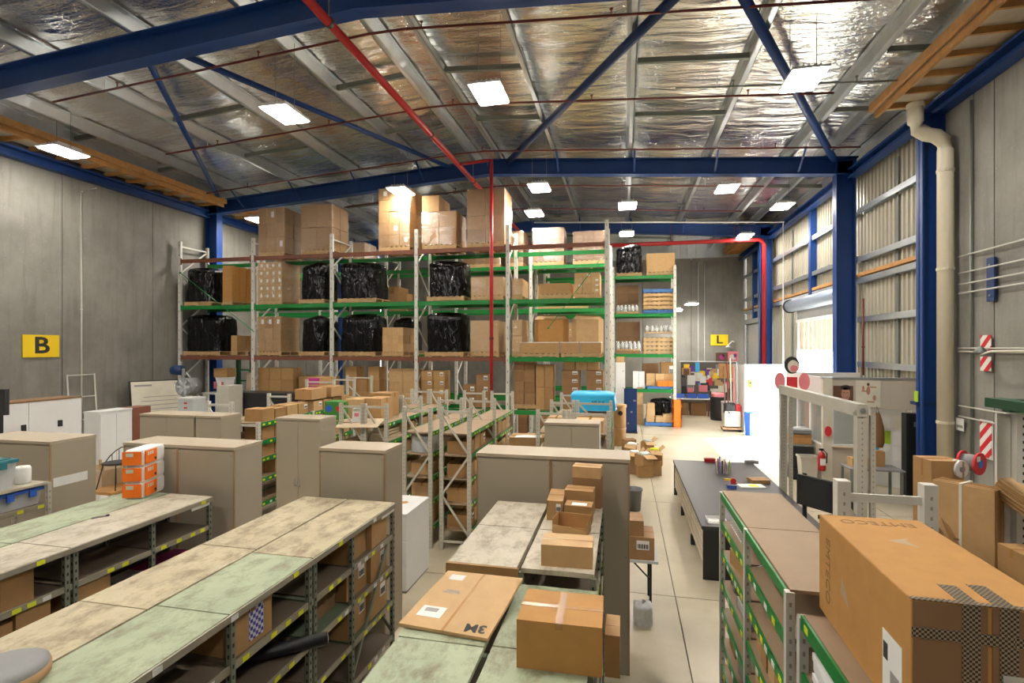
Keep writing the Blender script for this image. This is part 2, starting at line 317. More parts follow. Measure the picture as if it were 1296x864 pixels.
# roof: foil panels between purlins, purlins, bridging
rf = structure(MB().box(XL-.3, XR+.3, YF-.3, YB+.3, 9.2, 9.3).obj('ceiling', 'shade'))
off = [-10.3, -8.5, -6.4, -4.25, -2.1, -.36, .36, 2.1, 4.25, 6.4, 8.5, 10.3]
for a, b in zip(off, off[1:]):
    for y0, y1 in zip([YF]+FR[1:], FR[1:]+[YB+.2]):
        m = MB(); nx, ny = 6, int((y1-y0)/.35); 
        for j in range(ny+1):
            y = y0+(y1-y0)*j/ny; q = (y/1.35) % 1
            for i in range(nx+1):
                u = i/nx; X = XM+a+(b-a)*u; sag = .06*(1-(2*u-1)**2)*(.6+.4*random.random())*(1 if b-a > 1 else .3)
                m.v.append((X, y, roofz(X)+.02-sag+random.uniform(-.012, .012)-(.03 if q < .2 else 0)))
        for j in range(ny):
            for i in range(nx): m.f.append((j*(nx+1)+i, (j+1)*(nx+1)+i, (j+1)*(nx+1)+i+1, j*(nx+1)+i+1)); m.mi.append(0)
        m.obj('foil_panel', 'foil', rf, True)
def purlin(X, y0, y1):
    z = roofz(X)-.02; s = 1 if X < XM else -1; m = MB()
    m.box(X-.012, X+.012, y0, y1, z-.24, z); m.box(*sorted((X, X+s*.085)), y0, y1, z-.012, z); m.box(*sorted((X, X-s*.085)), y0, y1, z-.25, z-.238); m.box(*sorted((X-s*.085, X-s*.075)), y0, y1, z-.25, z-.22)
    m.obj('purlin', 'galv', rf)
for o_ in off+[-9.35, 9.35]:
    for y0, y1 in zip([YF]+FR[1:], FR[1:]+[YB]): purlin(XM+o_*.985, y0, y1)
for y0, y1 in zip(FR, FR[1:]+[YB]):
    for fr in (.36, .66):
        y = y0+(y1-y0)*fr
        for a, b in zip(off, off[1:]):
            if b-a < 1: continue
            if 2.5 < abs(a+b)/2 < 4 or 6.8 < abs(a+b)/2 < 8: continue
            xa, xb = XM+a+.05, XM+b-.05; MB().bar((xa, y, roofz(xa)-.17), (xb, y, roofz(xb)-.17), .07, .1).obj('bridging', 'greysteel', rf)
# roof bracing and fly braces
for a, b, r, mt in (((-3.4, 15.1), (1.1, 7.5), .085, 'navy'), ((5.4, 15.1), (1.35, 7.5), .085, 'blue'), ((-5.2, 15.1), (-8.0, 7.5), .06, 'blue'), ((-13.4, 15.1), (-8.3, 7.5), .06, 'blue')):
    e += 1; structure(MB().tube([(a[0], a[1], rz_(a[0])+.38), (b[0], b[1], rz_(b[0])+.38)], r, 10).obj('trim_%d' % e, mt, None, True))
for o_ in (-8.5, -6.4, -4.25, -2.1, 2.1, 4.25, 6.4, 8.5):
    for y in FR[2:]:
        X = XM+o_; e += 1; structure(MB().bar((X+.08, y-.14, rz_(X)+.06), (X+.08, y-.75, roofz(X)-.25), .05, .012).obj('trim_%d' % e, 'blue'))
# ================================================================ lamps and pipes
LAMPL = {0: 'above the yellow B sign by the left timber gutter', 1: 'beside the diagonal roof tube left of the red main', 2: 'just right of the red sprinkler main', 3: 'beneath the roof tubes near the cream downpipe', 4: 'behind the left blue column', 5: 'in front of the five layer carton load', 6: 'behind the red drop pipe', 7: 'behind the rafter right of the racking', 8: 'above the gap between racking and last row', 9: 'beside the roller drum wall', 10: 'between the rafter and the second row racking', 11: 'above the stickered black load', 12: 'in front of the far red main bend', 13: 'hanging low before the far concrete wall, higher one', 14: 'hanging low before the far concrete wall, lower one'}
def lamp(X, Y, Z, k=99, rz=0, w_=.5, l_=.72):
    t = thing('high_bay_lamp', 'white rectangular LED lamp '+LAMPL.get(k, 'hanging on wires outside the view'), 'lamp', (X, Y, Z), rz, 'high bay lamps under the foil roof')
    m = MB(); m.box(-w_/2-.03, w_/2+.03, -l_/2-.03, l_/2+.03, .02, .06); m.box(-w_/2+.06, w_/2-.06, -l_/2+.1, l_/2-.1, .06, .12)
    for k in range(5): m.box(-w_/2+.08+k*.085, -w_/2+.10+k*.085, -l_/2+.1, l_/2-.1, .12, .15)
    m.obj('housing', 'white', t)
    for s in (-1, 1): MB().box(min(s*.012, s*w_/2), max(s*.012, s*w_/2), -l_/2, l_/2, -.004, .019).obj('diffuser', 'lampglow', t)
    top = roofz(X)-Z-.05
    m = MB()
    for s in (-1, 1): m.tube([(s*(w_/2-.05), 0, .06), (s*(w_/2-.05), 0, top)], .006, 5)
    m.obj('suspension_wire', 'greysteel', t); return t
LAMPS = [(-12.4, 9.3, 7.4), (-6.3, 8.7, 7.4), (-2.3, 8.75, 7.4), (2.9, 9.4, 7.4), (-12.3, 15.6, 7.35), (-6.2, 13.7, 7.4), (-2.3, 14.2, 7.4), (2.8, 15.4, 7.4),
         (.1, 16.6, 7.4), (4.85, 17.7, 7.4), (-2.9, 16.9, 7.4), (.1, 20.7, 7.4), (4.7, 22.1, 7.4), (3.1, 25.6, 5.0), (2.45, 26.2, 4.75), (-8, 20.5, 7.4),
         (-12.4, 3.6, 7.4), (-6.3, 3.4, 7.4), (-2.3, 3.4, 7.4), (2.9, 3.6, 7.4), (-12.2, -2, 7.4), (-4, -2, 7.4), (2.9, -2, 7.4)]
for k, l in enumerate(LAMPS): lamp(*l, k)
# sprinkler main, branches and drop
t = thing('sprinkler_main', 'thick bright red sprinkler pipe running lengthways under the roof', 'pipe', (-4.45, 4, 8.0))
MB().tube([(0, 0, 0), (0, 22.2, 0)], .07, 14).obj('pipe', 'red', t, True)
for y in (3.2, 7.5, 11.0): MB().tube([(0, y-.03, 0), (0, y+.03, 0)], .082, 12).obj('pipe_clamp', 'black', t); bx('hanger_rod', 'greysteel', -.008, .008, y-.008, y+.008, .07, .82, t)
t = thing('sprinkler_main', 'thick red pipe crossing above the far roller door and bending down beside it', 'pipe', (-4.6, 22.6, 7.35))
MB().tube([(0, 0, 0), (9.9, 0, 0), (10.05, 0, -.05), (10.12, 0, -.2), (10.12, 0, -6)], .085, 12).obj('pipe', 'red', t, True)
for x in (1.5, 4, 6.5, 9): bx('hanger_rod', 'redbrown', x-.01, x+.01, -.01, .01, .08, .9, t)
def branch(label, y, x0, x1, dz=.32, r=.022, mat='redbrown', n=5):
    t = thing('sprinkler_pipe', label, 'pipe', (0, y, 0), 0)
    pts = [(x, 0, rz_(x)+dz) for x in ([x0, XM-.35, XM+.35, x1] if x0 < XM < x1 else [x0, x1])]
    MB().tube(pts, r, 8).obj('pipe', mat, t, True)
    for k in range(n):
        x = x0+(x1-x0)*(k+.5)/n; z = rz_(x)+dz; MB().tube([(x, 0, z), (x, 0, z+.10)], .012, 6).tube([(x, 0, z+.10), (x, 0, z+.115)], .03, 6).obj('sprinkler_head', mat, t)
        if k % 2 == 0: bx('hanger', 'galv', x-.3, x-.29, -.01, .01, z, roofz(x)-.2, t)
branch('dark red sprinkler branch pipe closest to the overhead blue rafter', 8.35, -11.4, 4.6)
branch('dark red sprinkler branch pipe crossing mid bay above the lamps', 11.2, -11.6, 4.0)
branch('dark red sprinkler branch pipe just before the blue rafter over the racking', 14.05, -13.4, 5.6)
branch('thin red sprinkler pipe behind the blue rafter over the racking', 17.2, -10, 4.2); branch('thin red sprinkler pipe in front of the far red main', 20.2, -9, 4.2)
branch('thin grey conduit crossing the roof to the cream downpipe', 10.75, 1.0, 5.3, .30, .016, 'greysteel', 2)
t = thing('sprinkler_drop', 'vertical red drop pipe hanging in front of the pallet racking', 'pipe', (gx(622, 13.55), 13.55, 0))
MB().tube([(0, 0, 1.7), (0, 0, 8.05)], .05, 12).obj('pipe', 'red', t, True); MB().tube([(0, 0, 8.05), (-.9, 0, 8.0)], .04, 8).obj('elbow_pipe', 'red', t, True)
for z in (3.2, 5.4): MB().tube([(0, 0, z), (0, 0, z+.06)], .064, 10).obj('coupling', 'redbrown', t)
t = thing('downpipe', 'cream plastic downpipe with an offset bend on the right wall', 'pipe', (5.55, 10.95, 0))
MB().tube([(-.28, 0, 7.5), (-.28, 0, 7.15), (-.24, 0, 7.02), (-.1, 0, 6.92), (.05, 0, 6.88), (.16, 0, 6.78), (.2, 0, 6.6), (.2, 0, 0)], .125, 18).obj('pipe', 'pvc', t, True)
for z in (1.6, 4.4, 6.2): MB().tube([(.2, 0, z), (.2, 0, z+.05)], .137, 18).obj('pipe_collar', 'pvc', t)
MB().tube([(-.28, 0, 7.42), (-.28, 0, 7.5)], .14, 16).obj('pipe_collar', 'pvc', t)
def conduit(label, pts, r=.014, mat='galv', name='conduit'):
    t = thing(name, label, 'pipe', pts[0]); p0 = Vector(pts[0]); MB().tube([Vector(p)-p0 for p in pts], r, 8).obj('tube', mat, t, True)
    for p in pts[1:-1]: q = Vector(p)-p0; MB().tube([q-Vector((.0, 0, .02)), q+Vector((0, 0, .02))], r*1.5, 8).obj('joint', mat, t)
xw = XR-.05
conduit('dark vertical cable pipe on the concrete wall beside the downpipe', [(xw, 10.5, .2), (xw, 10.5, 4), (xw, 10.5, 7.3)], .022, 'greysteel')
for z, s in ((4.62, 'topmost'), (4.32, 'second'), (4.12, 'third'), (3.96, 'fourth')): conduit('pale horizontal conduit on the concrete wall, %s of four by the blue plate' % s, [(xw-.02, 10.8, z), (xw-.02, 6.5, z)], .014, 'whitesteel')
for z, s in ((2.98, 'upper pipe of the pair behind the upper hazard plate'), (2.92, 'lower pipe of the pair behind the upper hazard plate'), (1.95, 'just above the lower hazard plate'), (1.76, 'level with the lower hazard plate')): conduit('pale conduit along the right wall, '+s, [(xw-.02, 10.8, z), (xw-.02, 6.5, z)], .014, 'whitesteel')
conduit('pale vertical conduit bending off the eaves on the left concrete wall', [(XL+.04, 10.95, .3), (XL+.04, 10.95, 4), (XL+.04, 10.95, 7.1), (XL+.1, 11.3, 7.3)], .02, 'whitesteel')
conduit('white square conduit standing beside the roller drum', [(5.6, 20.3, .3), (5.6, 20.3, 4), (5.6, 20.3, 7.5), (-3.5, 20.3, 7.95)], .03, 'white')
conduit('thin red hydrant pipe on the ribbed wall by the big blue column', [(5.8, 14.4, 2.3), (5.8, 14.4, 3), (5.8, 14.4, 4.2)], .025, 'redbrown')
conduit('thin white cable pipe beside the far blue column', [(5.6, 22.75, 0), (5.6, 22.75, 4), (5.6, 22.75, 7)], .025, 'white')
conduit('first thin vertical cable on the far concrete wall', [(gx(884, 28.1), 28.175, .5), (gx(884, 28.1), 28.175, 3), (gx(884, 28.1), 28.175, 7.4)], .016, 'white'); conduit('second thin vertical cable on the far concrete wall', [(gx(892, 28.1), 28.175, .5), (gx(892, 28.1), 28.175, 3), (gx(892, 28.1), 28.175, 7.4)], .016, 'white')
t = thing('wall_plate', 'small dark blue plate fixed over the conduits on concrete', 'plate', (xw, 9.98, 3.75)); bx('backing', 'navy', -.02, .02, -.09, .09, 0, .72, t)
for z in (.1, .6): MB().tube([(-.035, 0, z), (-.02, 0, z)], .02, 8).obj('bolt', 'greysteel', t)
def sign(label, letter, loc, rz, w_, h_):
    t = thing('wall_sign', label, 'sign', loc, rz); bx('panel', 'yellow', -w_/2, w_/2, -.012, .012, 0, h_, t); text('letter', letter, 'ink', h_*1.02, t, (0, -.016, h_*.5), (R(90), 0, 0), .003, sx=1.15, bold=.012)
sign('yellow rectangular sign with black letter B on concrete wall', 'B', (XL+.02, 10.0, 2.75), R(90), .82, .55)
sign('yellow rectangular sign with black letter L on the far wall', 'L', (gx(910.5, 28.15), 28.16, gz(910, 437, 28.15)), 0, .84, .56)
t = thing('hazard_plate', 'upper red and white striped hazard plate on the right wall', 'sign', (xw, 10.12, 2.62)); bx('plate', 'hazard', -.005, .005, -.13, .13, .30, .58, t); bx('plate', 'hazard', -.005, .005, -.13, .13, -.02, .22, t)
t = thing('hazard_plate', 'lower red and white striped hazard plate near the coloured tape reel', 'sign', (xw, 10.12, 1.16)); bx('plate', 'hazard', -.005, .005, -.14, .14, 0, .6, t); bx('backing', 'white', .005, .012, -.16, .16, -.02, .62, t)
t = thing('wall_notice', 'small white notice on concrete below the conduits', 'sign', (xw, 10.8, 1.5)); bx('sheet', 'paper', -.004, .004, -.11, .11, 0, .22, t); bx('print', 'greyink', -.006, -.004, -.08, .08, .05, .1, t)
t = thing('wall_arm_lamp', 'jointed pale lamp arm fixed to the concrete wall', 'lamp', (xw, 8.6, 2.95)); MB().tube([(0, 0, 0), (-.3, .9, -.02), (-.2, 1.3, -.08)], .018, 8).obj('arm', 'cream', t, True); MB().lathe([(.02, .06), (.11, -.04), (.1, -.05)], -.2, 1.3, 14).obj('lamp_shade', 'greysteel', t, True); bx('bracket', 'greysteel', -.05, .02, -.05, .05, -.05, .2, t)
# ================================================================ cartons, pallets, loads
def carton_mesh(mats, lab=False):
    m = MB(); m.box(-.5, .5, -.5, .5, 0, .985); m.box(-.5, .5, -.5, -.006, .985, 1); m.box(-.5, .5, .006, .5, .985, 1)
    if lab: m.m = 1; m.box(-.02, .32, -.506, -.499, .35, .75)
    return m.mesh('carton_body', mats)
CM = {}
def cmesh(mat, lab=False):
    k = (mat, lab)
    if k not in CM: CM[k] = carton_mesh([mat, 'paper'], lab)
    return CM[k]
TAPE = MB().box(-.505, .505, -.05, .05, 1, 1.004); TAPE.box(-.506, -.5, -.05, .05, .8, 1.002); TAPE.box(.5, .506, -.05, .05, .8, 1.002); TAPE = TAPE.mesh('tape', 'tapebrown')
SLAB = MB().box(.08, .38, -.508, -.5, .45, .85); SLAB = SLAB.mesh('shipping_label', 'paper'); SINK = MB(); [SINK.box(.10+.03*k, .115+.03*k+.01*(k % 2), -.510, -.508, .5, .7) for k in range(9)]; SINK = SINK.mesh('barcode', 'ink')
def carton(label, x, y, z, sx, sy, sz, mat='kraft', rz=0, group=None, lab=False, tape=True, cat='carton', name='carton'):
    o = link(name, cmesh(mat), None, (x, y, z), (sx, sy, sz), rz); tag(o, label, cat, group)
    if tape: link('packing_tape', TAPE, o)
    if lab: l = link('shipping_label', SLAB, o); link('barcode', SINK, l)
    return o
def cartons(label, group, x0, x1, y, z, nx, nz, sy, h, mat='kraft', lab=False, jit=.02, ny=1, drop=0):
    w_ = (x1-x0)/nx
    for j in range(ny):
        for i in range(nx):
            n_ = nz-(1 if random.random() < drop else 0)
            for k in range(n_): carton(label, x0+w_*(i+.5), y+sy*(j+.5)+random.uniform(-jit, jit)*.5, z+k*h, w_*.96, sy*.97, h*.985, mat, random.uniform(-jit, jit), group, lab)
m = MB()
for k in range(7): m.box(-.575+k*.1757, -.575+k*.1757+.096, -.575, .575, .118, .14)
for k in (-1, 0, 1): m.box(-.575, .575, k*.55-.025, k*.55+.025, .022, .118)
for k in (-1, 0, 1): m.box(k*.53-.045, k*.53+.045, -.575, .575, 0, .022)
PAL = {c: m.mesh('pallet_'+c, c) for c in ('pallet', 'bluepallet')}
def blob(seed, taper=.8, nseg=36, nr=15):
    rnd = random.Random(seed); m = MB(); ph = [rnd.uniform(0, 6) for _ in range(6)]
    for i in range(nr+1):
        u = i/nr
        if u < .80: r = 1.0-.03*u; z = u/.80*.88
        else: q = (u-.80)/.20; r = (1-.03)*(cos(q*pi/2)**.55*(1-.1*q)) if q < 1 else 0; z = .88+.12*sin(q*pi/2)
        r = max(r, .001)
        for j in range(nseg):
            a = 2*pi*j/nseg; c_, s_ = cos(a), sin(a); se = (abs(c_)**5+abs(s_)**5)**(-1/5)
            wv = 1+.025*sin(3*a+ph[0]+4*u)+.02*sin(7*a+ph[1]-6*u)+.018*sin(11*a+ph[2]+9*u)+rnd.uniform(-.012, .012)
            zz = z*(1+.05*sin(2*a+ph[3])*u)+rnd.uniform(-.01, .01)*(0 < i < nr)
            m.v.append((.5*r*se*c_*wv, .5*r*se*s_*wv, zz))
    for i in range(nr):
        for j in range(nseg): m.f.append((i*nseg+j, i*nseg+(j+1) % nseg, (i+1)*nseg+(j+1) % nseg, (i+1)*nseg+j)); m.mi.append(0)
    return m.mesh('black_wrap', 'blackplastic', True)
BLOB = [blob(s) for s in (1, 2, 3, 4)]
def lump(name, k, mat, parent, loc, scale):
    me = BLOB[k].copy(); me.materials[0] = M[mat]; return link(name, me, parent, loc, scale)
m = MB()
for j in range(33):
    a = j/32*4; s_, f_ = int(a) % 4, a % 1; q = [(-.5+f_, -.5), (.5, -.5+f_), (.5-f_, .5), (-.5, .5-f_)][s_]
    for k in range(9): w2 = 1+.02*random.uniform(-1, 1); m.v.append((q[0]*1.02*w2, q[1]*1.02*w2, k/8*1.01))
for j in range(32):
    for k in range(8): m.f.append((j*9+k, (j+1)*9+k, (j+1)*9+k+1, j*9+k+1)); m.mi.append(0)
FILM = m.mesh('stretch_film', 'film', True)
def load(kind, label, px0, px1, pyt, Y, zb, nx=2, nz=3, mat='kraft', film=True, lab=.0, dep=.95, pal='pallet', group=None, cat='pallet load', top=0):
    x0, x1 = gx(px0, Y), gx(px1, Y+dep*(.45 if kind == 'black' else .9)); wd = x1-x0; zt = gz((px0+px1)/2, pyt, Y); h = zt-zb-.14
    t = thing('pallet_load', label, cat, ((x0+x1)/2, Y+dep/2, zb), 0, group)
    link('pallet', PAL[pal], t, (0, 0, 0), (wd/1.15*.99, dep/1.15, 1))
    if kind == 'black': link('black_wrap', random.choice(BLOB), t, (0, 0, .14), (wd, dep, h), pi*random.randint(0, 1))
    else:
        cw, ch = wd/nx, h/nz; ny = 3 if dep/nx > .6 else 2; cdp = dep/ny
        for i in range(nx):
            for k in range(nz):
                if top and k == nz-1 and i >= top: continue
                for j in range(ny):
                    if 0 < j < ny-1 and i not in (0, nx-1) and k < nz-1: continue
                    link('carton', cmesh(mat, random.random() < lab), t, (-wd/2+cw*(i+.5), -dep/2+cdp*(j+.5)+random.uniform(-.01, .01), .14+ch*k), (cw*.975, cdp*.975, ch*.985))
        if film: link('stretch_film', FILM, t, (0, 0, .13), (wd*1.0, dep*1.0, h*(1 if not top else (nz-1)/nz)))
    return t
def rack(label, xs, y0, y1, levels, ztop, mats, lean=True, cat='rack'):
    t = thing('pallet_rack', label, cat, (xs[0], y0, 0)); D = y1-y0
    for i, X in enumerate(xs):
        x = X-xs[0]
        for y in (0, D):
            m = MB().box(x-.05, x+.05, y-.035, y+.035, .01, ztop); m.m = 1
            for k in range(int(ztop/.3)): m.box(x-.012, x+.012, y-.037, y-.034, .2+.3*k, .26+.3*k)
            p_ = m.obj('upright', ['whitesteel', 'greygrey'], t); bx('foot_plate', 'whitesteel', x-.08, x+.08, y-.07, y+.07, 0, .012, t)
        z = .25; k = 0; m = MB()
        while z < ztop-.9: m.bar((x, 0 if k % 2 == 0 else D, z), (x, D if k % 2 == 0 else 0, z+.85), .03, .04); z += .85; k += 1
        m.bar((x, 0, ztop-.15), (x, D, ztop-.15), .03, .04); m.obj('frame_brace', 'whitesteel', t)
    for li, z in enumerate(levels):
        for i in range(len(xs)-1):
            fm, rm = mats(li, i)
            if not fm: continue
            xa, xb = xs[i]-xs[0]+.05, xs[i+1]-xs[0]-.05
            for y, mm in ((0, fm), (D, rm)):
                m = MB(); m.box(xa, xb, y-.035, y+.03, z-.115, z); m.box(xa, xa+.05, y-.042, y-.036, z-.17, z+.04); m.box(xb-.05, xb, y-.042, y-.036, z-.17, z+.04); m.obj('beam', mm, t)
    return t
GX = [-13.85+2.68*k for k in range(6)]
LV = [1.27, 2.72, 4.30, 5.78]
def m1(l, b):
    if l == 0 and b == 0: return None, None
    if l == 0: return 'green', 'green'
    if l == 3: return 'rust', 'green'
    if l == 1 and b < 4: return 'rust', 'darkgreen'
    return 'green', 'green'
rack('long pallet racking with rust coloured top rail, nearest of the rows', GX, 13.9, 15.0, LV, 6.36, m1)
rack('long pallet racking in the second row behind the rust railed racking', GX, 17.5, 18.6, LV, 6.36, lambda l, b: ('green', 'green'))
GX3 = [-3.1, -.42, 1.88]
rack('pallet racking of the last row with an orange foot guard', GX3, 20.5, 21.6, [1.38, 2.72, 4.28, 5.74], 6.5 and 6.1, lambda l, b: ('green', 'green'))
t = thing('foot_guard', 'orange plastic guard around the rack foot', 'guard', (1.98, 20.38, 0)); m = MB(); m.box(-.2, .12, -.13, -.09, 0, 1.02); m.box(.08, .12, -.13, .12, 0, 1.02); m.box(-.2, -.16, -.13, .12, 0, 1.02); m.obj('shell', 'orange', t); bx('rib', 'orange', -.22, .14, -.14, -.13, .2, .26, t); bx('rib', 'orange', -.22, .14, -.14, -.13, .75, .81, t)
# diagonal tie rods on the front of the racking
for (a, b), s in ((((228, 345), (322, 420)), 'end bay with black wrapped loads'), (((694, 415), (762, 325)), 'bay next to the last row')):
    pa = (gx(a[0], 13.83), 13.83, gz(a[0], a[1], 13.83)); pb = (gx(b[0], 13.83), 13.83, gz(b[0], b[1], 13.83)); o = thing('tie_rod', 'slim green diagonal tie rod across the '+s, 'rod', pa); MB().tube([(0, 0, 0), Vector(pb)-Vector(pa)], .012, 6).obj('rod', 'green', o); MB().tube([(0, -.01, 0), (0, .03, 0)], .03, 8).obj('end_plate', 'green', o)
YL = 13.98
# level 3 loads
Z3, Z2, Z1, Z0 = 5.785, 4.305, 2.725, 1.275
load('c', 'carton pallet load with small white labels above the end bay, stacked in steps', 327, 381, 262, YL, Z3, 3, 3, 'kraft', True, .35)
load('c', 'tall tightly wrapped carton load beside the stepped load on the top rail', 381, 439, 258, YL, Z3, 2, 2, 'kraft', True, 0)
load('c', 'tall five layer carton load with pairs of white labels on the top rail', 479, 533, 237, YL, Z3, 3, 5, 'kraft', True, .4)
load('c', 'wrapped carton load with one extra carton on its left half on the top rail', 534, 589, 246, YL, Z3, 2, 3, 'kraft', True, 0, top=1)
load('c', 'tallest plain carton load beside the red drop pipe on the top rail', 591, 647, 238, YL, Z3, 2, 4, 'kraft', True, 0)
# level 2
load('black', 'black wrapped pallet load in the end bay beside the tan box, middle level', 233, 280, 338, YL, Z2)
load('c', 'single tall tan box on a pallet between black load and labelled cartons', 281.5, 318, 335, YL, Z2, 1, 1, 'kraftorange', False, 0)
load('c', 'neat carton load with a white label on every carton', 326, 378, 331, YL, Z2, 4, 5, 'kraftlight', True, 1)
load('black', 'glossy black wrapped load right of the labelled carton load', 378, 420, 332, YL, Z2); load('black', 'wide glossy black wrapped load on the middle level, fourth pallet along', 427, 484, 331, YL, Z2)
load('black', 'black wrapped load left of the red drop pipe on the middle level', 540, 593, 329, YL, Z2); load('c', 'low open topped carton load right of the red drop pipe, middle level', 596, 645, 350, YL, Z2, 2, 2, 'kraftlight', True, 0); load('c', 'narrow low carton load behind the fifth upright, middle level', 648, 668, 352, YL, Z2, 1, 2, 'kraftlight', True, 0)
load('c', 'long low flat carton load in the bay next to the last row', 682, 726, 358, YL, Z2, 1, 1, 'kraft', False); load('c', 'stack of many small pale cartons behind the diagonal rod', 727, 761, 345, YL, Z2, 3, 4, 'kraftlight', False, .3)
# level 1
load('black', 'tall black wrapped load in the end bay, lower level', 232, 290, 399, YL, Z1); load('c', 'small low pallet of four cartons next to the end bay black load', 292, 320, 424, YL, Z1, 2, 1, 'kraft', False, 0, dep=.8)
load('c', 'wrapped brown carton load in the second bay, lower level', 326, 377, 400, YL, Z1, 3, 3, 'kraft', True, .2); load('black', 'black wrapped load right of the wrapped brown cartons, lower level', 379, 420, 400, YL, Z1)
load('black', 'glossy black wrapped load in the third bay, lower level', 428, 483, 398, YL, Z1); load('c', 'pale low carton pallet left of the big black load, lower level', 484, 525, 414, YL, Z1, 4, 3, 'kraftlight', False, 0)
load('black', 'big black wrapped load in the fourth bay, lower level', 537, 592, 396, YL, Z1); load('c', 'plain brown carton load behind the red drop pipe, lower level', 595, 640, 405, YL, Z1, 1, 1, 'kraftlight', True, 0)
load('c', 'narrow pale carton load beside the white upright, lower level', 648, 668, 404, YL, Z1, 1, 2, 'kraftlight', True, 0)
t = thing('long_carton', 'long flat pale carton lying across two pallets', 'carton', (gx(709, 13.95), 14.18, Z1)); L = gx(760, 13.95)-gx(658, 13.95)
for s in (-1, 1): link('pallet', PAL['pallet'], t, (s*L*.25, 0, 0), (.9, .44, .7))
bx('box', 'kraft', -L/2, L/2, -.25, .25, .10, .40, t); bx('lid', 'paper', -L/2-.004, L/2+.004, -.255, .255, .39, .41, t); bx('strap', 'greygrey', .5, .53, -.258, .258, .10, .413, t); bx('strap', 'greygrey', -.03, 0, -.258, .258, .10, .413, t)
def bulk(label, px0, px1, pyt, Y, zb, dep=1.0, mat='kraft'):
    x0, x1 = gx(px0, Y), gx(px1, Y); wd = x1-x0; h = gz((px0+px1)/2, pyt, Y)-zb-.14; t = thing('bulk_carton', label, 'carton', ((x0+x1)/2, Y+dep/2, zb)); link('pallet', PAL['pallet'], t, (0, 0, 0), (wd/1.15, dep/1.15, 1))
    m = MB(); c_ = .12; oc = [(-wd/2+c_, -dep/2), (wd/2-c_, -dep/2), (wd/2, -dep/2+c_), (wd/2, dep/2-c_), (wd/2-c_, dep/2), (-wd/2+c_, dep/2), (-wd/2, dep/2-c_), (-wd/2, -dep/2+c_)]
    for (a, b), (c2_, d_) in zip(oc, oc[1:]+oc[:1]): m.face((a, b, .14), (c2_, d_, .14), (c2_, d_, .14+h), (a, b, .14+h))
    m.face(*[(a, b, .14+h*.7) for a, b in oc]); m.obj('octagonal_wall', mat, t)
    m = MB(); m.face((-wd/2, -dep/2, .14+h), (wd/2, -dep/2, .14+h), (wd/2-.1, -dep/2+.35, .14+h+.10), (-wd/2+.08, -dep/2+.35, .14+h+.13)); m.face((-wd/2, dep/2, .14+h), (wd/2, dep/2, .14+h), (wd/2-.1, dep/2-.2, .14+h+.12), (-wd/2+.08, dep/2-.2, .14+h+.15)); m.obj('lid_flap', 'kraftlight', t); return t
bulk('open octagonal bulk carton behind the long flat carton, darker inside', 676, 718, 404, 14.46, Z1, .5, 'kraftorange'); bulk('open strapped octagonal bulk carton next to the white end upright', 724, 763, 404, 14.46, Z1, .5, 'kraftlight')
# level 0 and floor stock in the first row
cartons('plain brown carton in the large block under the second rack bay', 'cartons under the second rack bay', gx(326, 14.1), gx(371, 14.1), 14.1, Z0, 3, 3, .5, .36, 'kraft', ny=1)
carton('big brown carton with two round marks under the second bay', gx(395, 14.2), 14.6, Z0, .98, .7, .82, 'kraft', 0, None, True)
cartons('brown carton in the tall block under the third rack bay', 'cartons under the third rack bay', gx(437, 14.2), gx(480, 14.2), 14.2, Z0, 3, 3, .5, .38, 'kraft', drop=.3)
cartons('brown carton in the pile beside the fourth upright', 'cartons beside the fourth upright', gx(490, 14.1), gx(526, 14.1), 14.2, Z0, 2, 3, .5, .36, 'kraftlight', drop=.4)
cartons('labelled brown carton stacked four high under the fourth bay', 'labelled cartons under the fourth bay', gx(532, 14.1), gx(562, 14.1), 14.15, Z0, 2, 4, .5, .26, 'kraft', True)
cartons('brown carton on pallet left of the red drop pipe at rack level', 'cartons left of the red drop pipe', gx(584, 14.2), gx(618, 14.2), 14.3, Z0, 2, 3, .5, .32, 'kraftred', True, drop=.4)
cartons('dark brown carton in the tall stack beside the fifth upright', 'dark cartons beside the fifth upright', gx(650, 14.1), gx(677, 14.1), 14.1, Z0+.14, 2, 4, .5, .31, 'kraftred'); t = thing('pallet', 'timber pallet carrying the tall dark carton stack beside the fifth upright', 'pallet', (gx(666, 14.1), 14.62, Z0)); link('boards', PAL['pallet'], t, None, (.62, .9, 1))
cartons('tan carton in the narrow column with a yellow sticker', 'tan column cartons', gx(678, 14.1), gx(700, 14.1), 14.1, Z0, 2, 2, .5, .62, 'kraft')
cartons('dark carton with white front label stacked near the blue sack', 'dark labelled cartons near the blue sack', gx(711, 14.1), gx(734, 14.1), 14.1, Z0, 1, 5, .5, .22, 'kraftred', True); cartons('dark carton with white labels in the wide stack by the end upright', 'dark cartons by the end upright', gx(742, 14.1), gx(764, 14.1), 14.1, Z0, 1, 5, .5, .22, 'kraftred', True)
cartons('small pale carton on top of the dark labelled stacks', 'pale cartons on the dark stacks', gx(713, 14.1), gx(758, 14.1), 14.15, Z0+1.1, 3, 1, .4, .22, 'kraftlight')
for i, s in ((1, 'second'), (2, 'third'), (3, 'fourth'), (4, 'fifth')): cartons('carton standing on the floor under the %s bay of the rust railed racking' % s, 'floor cartons, %s bay' % s, GX[i]+.15, GX[i+1]-.15, 14.1, 0, 3, 2, .6, .5, 'kraft', drop=.5)
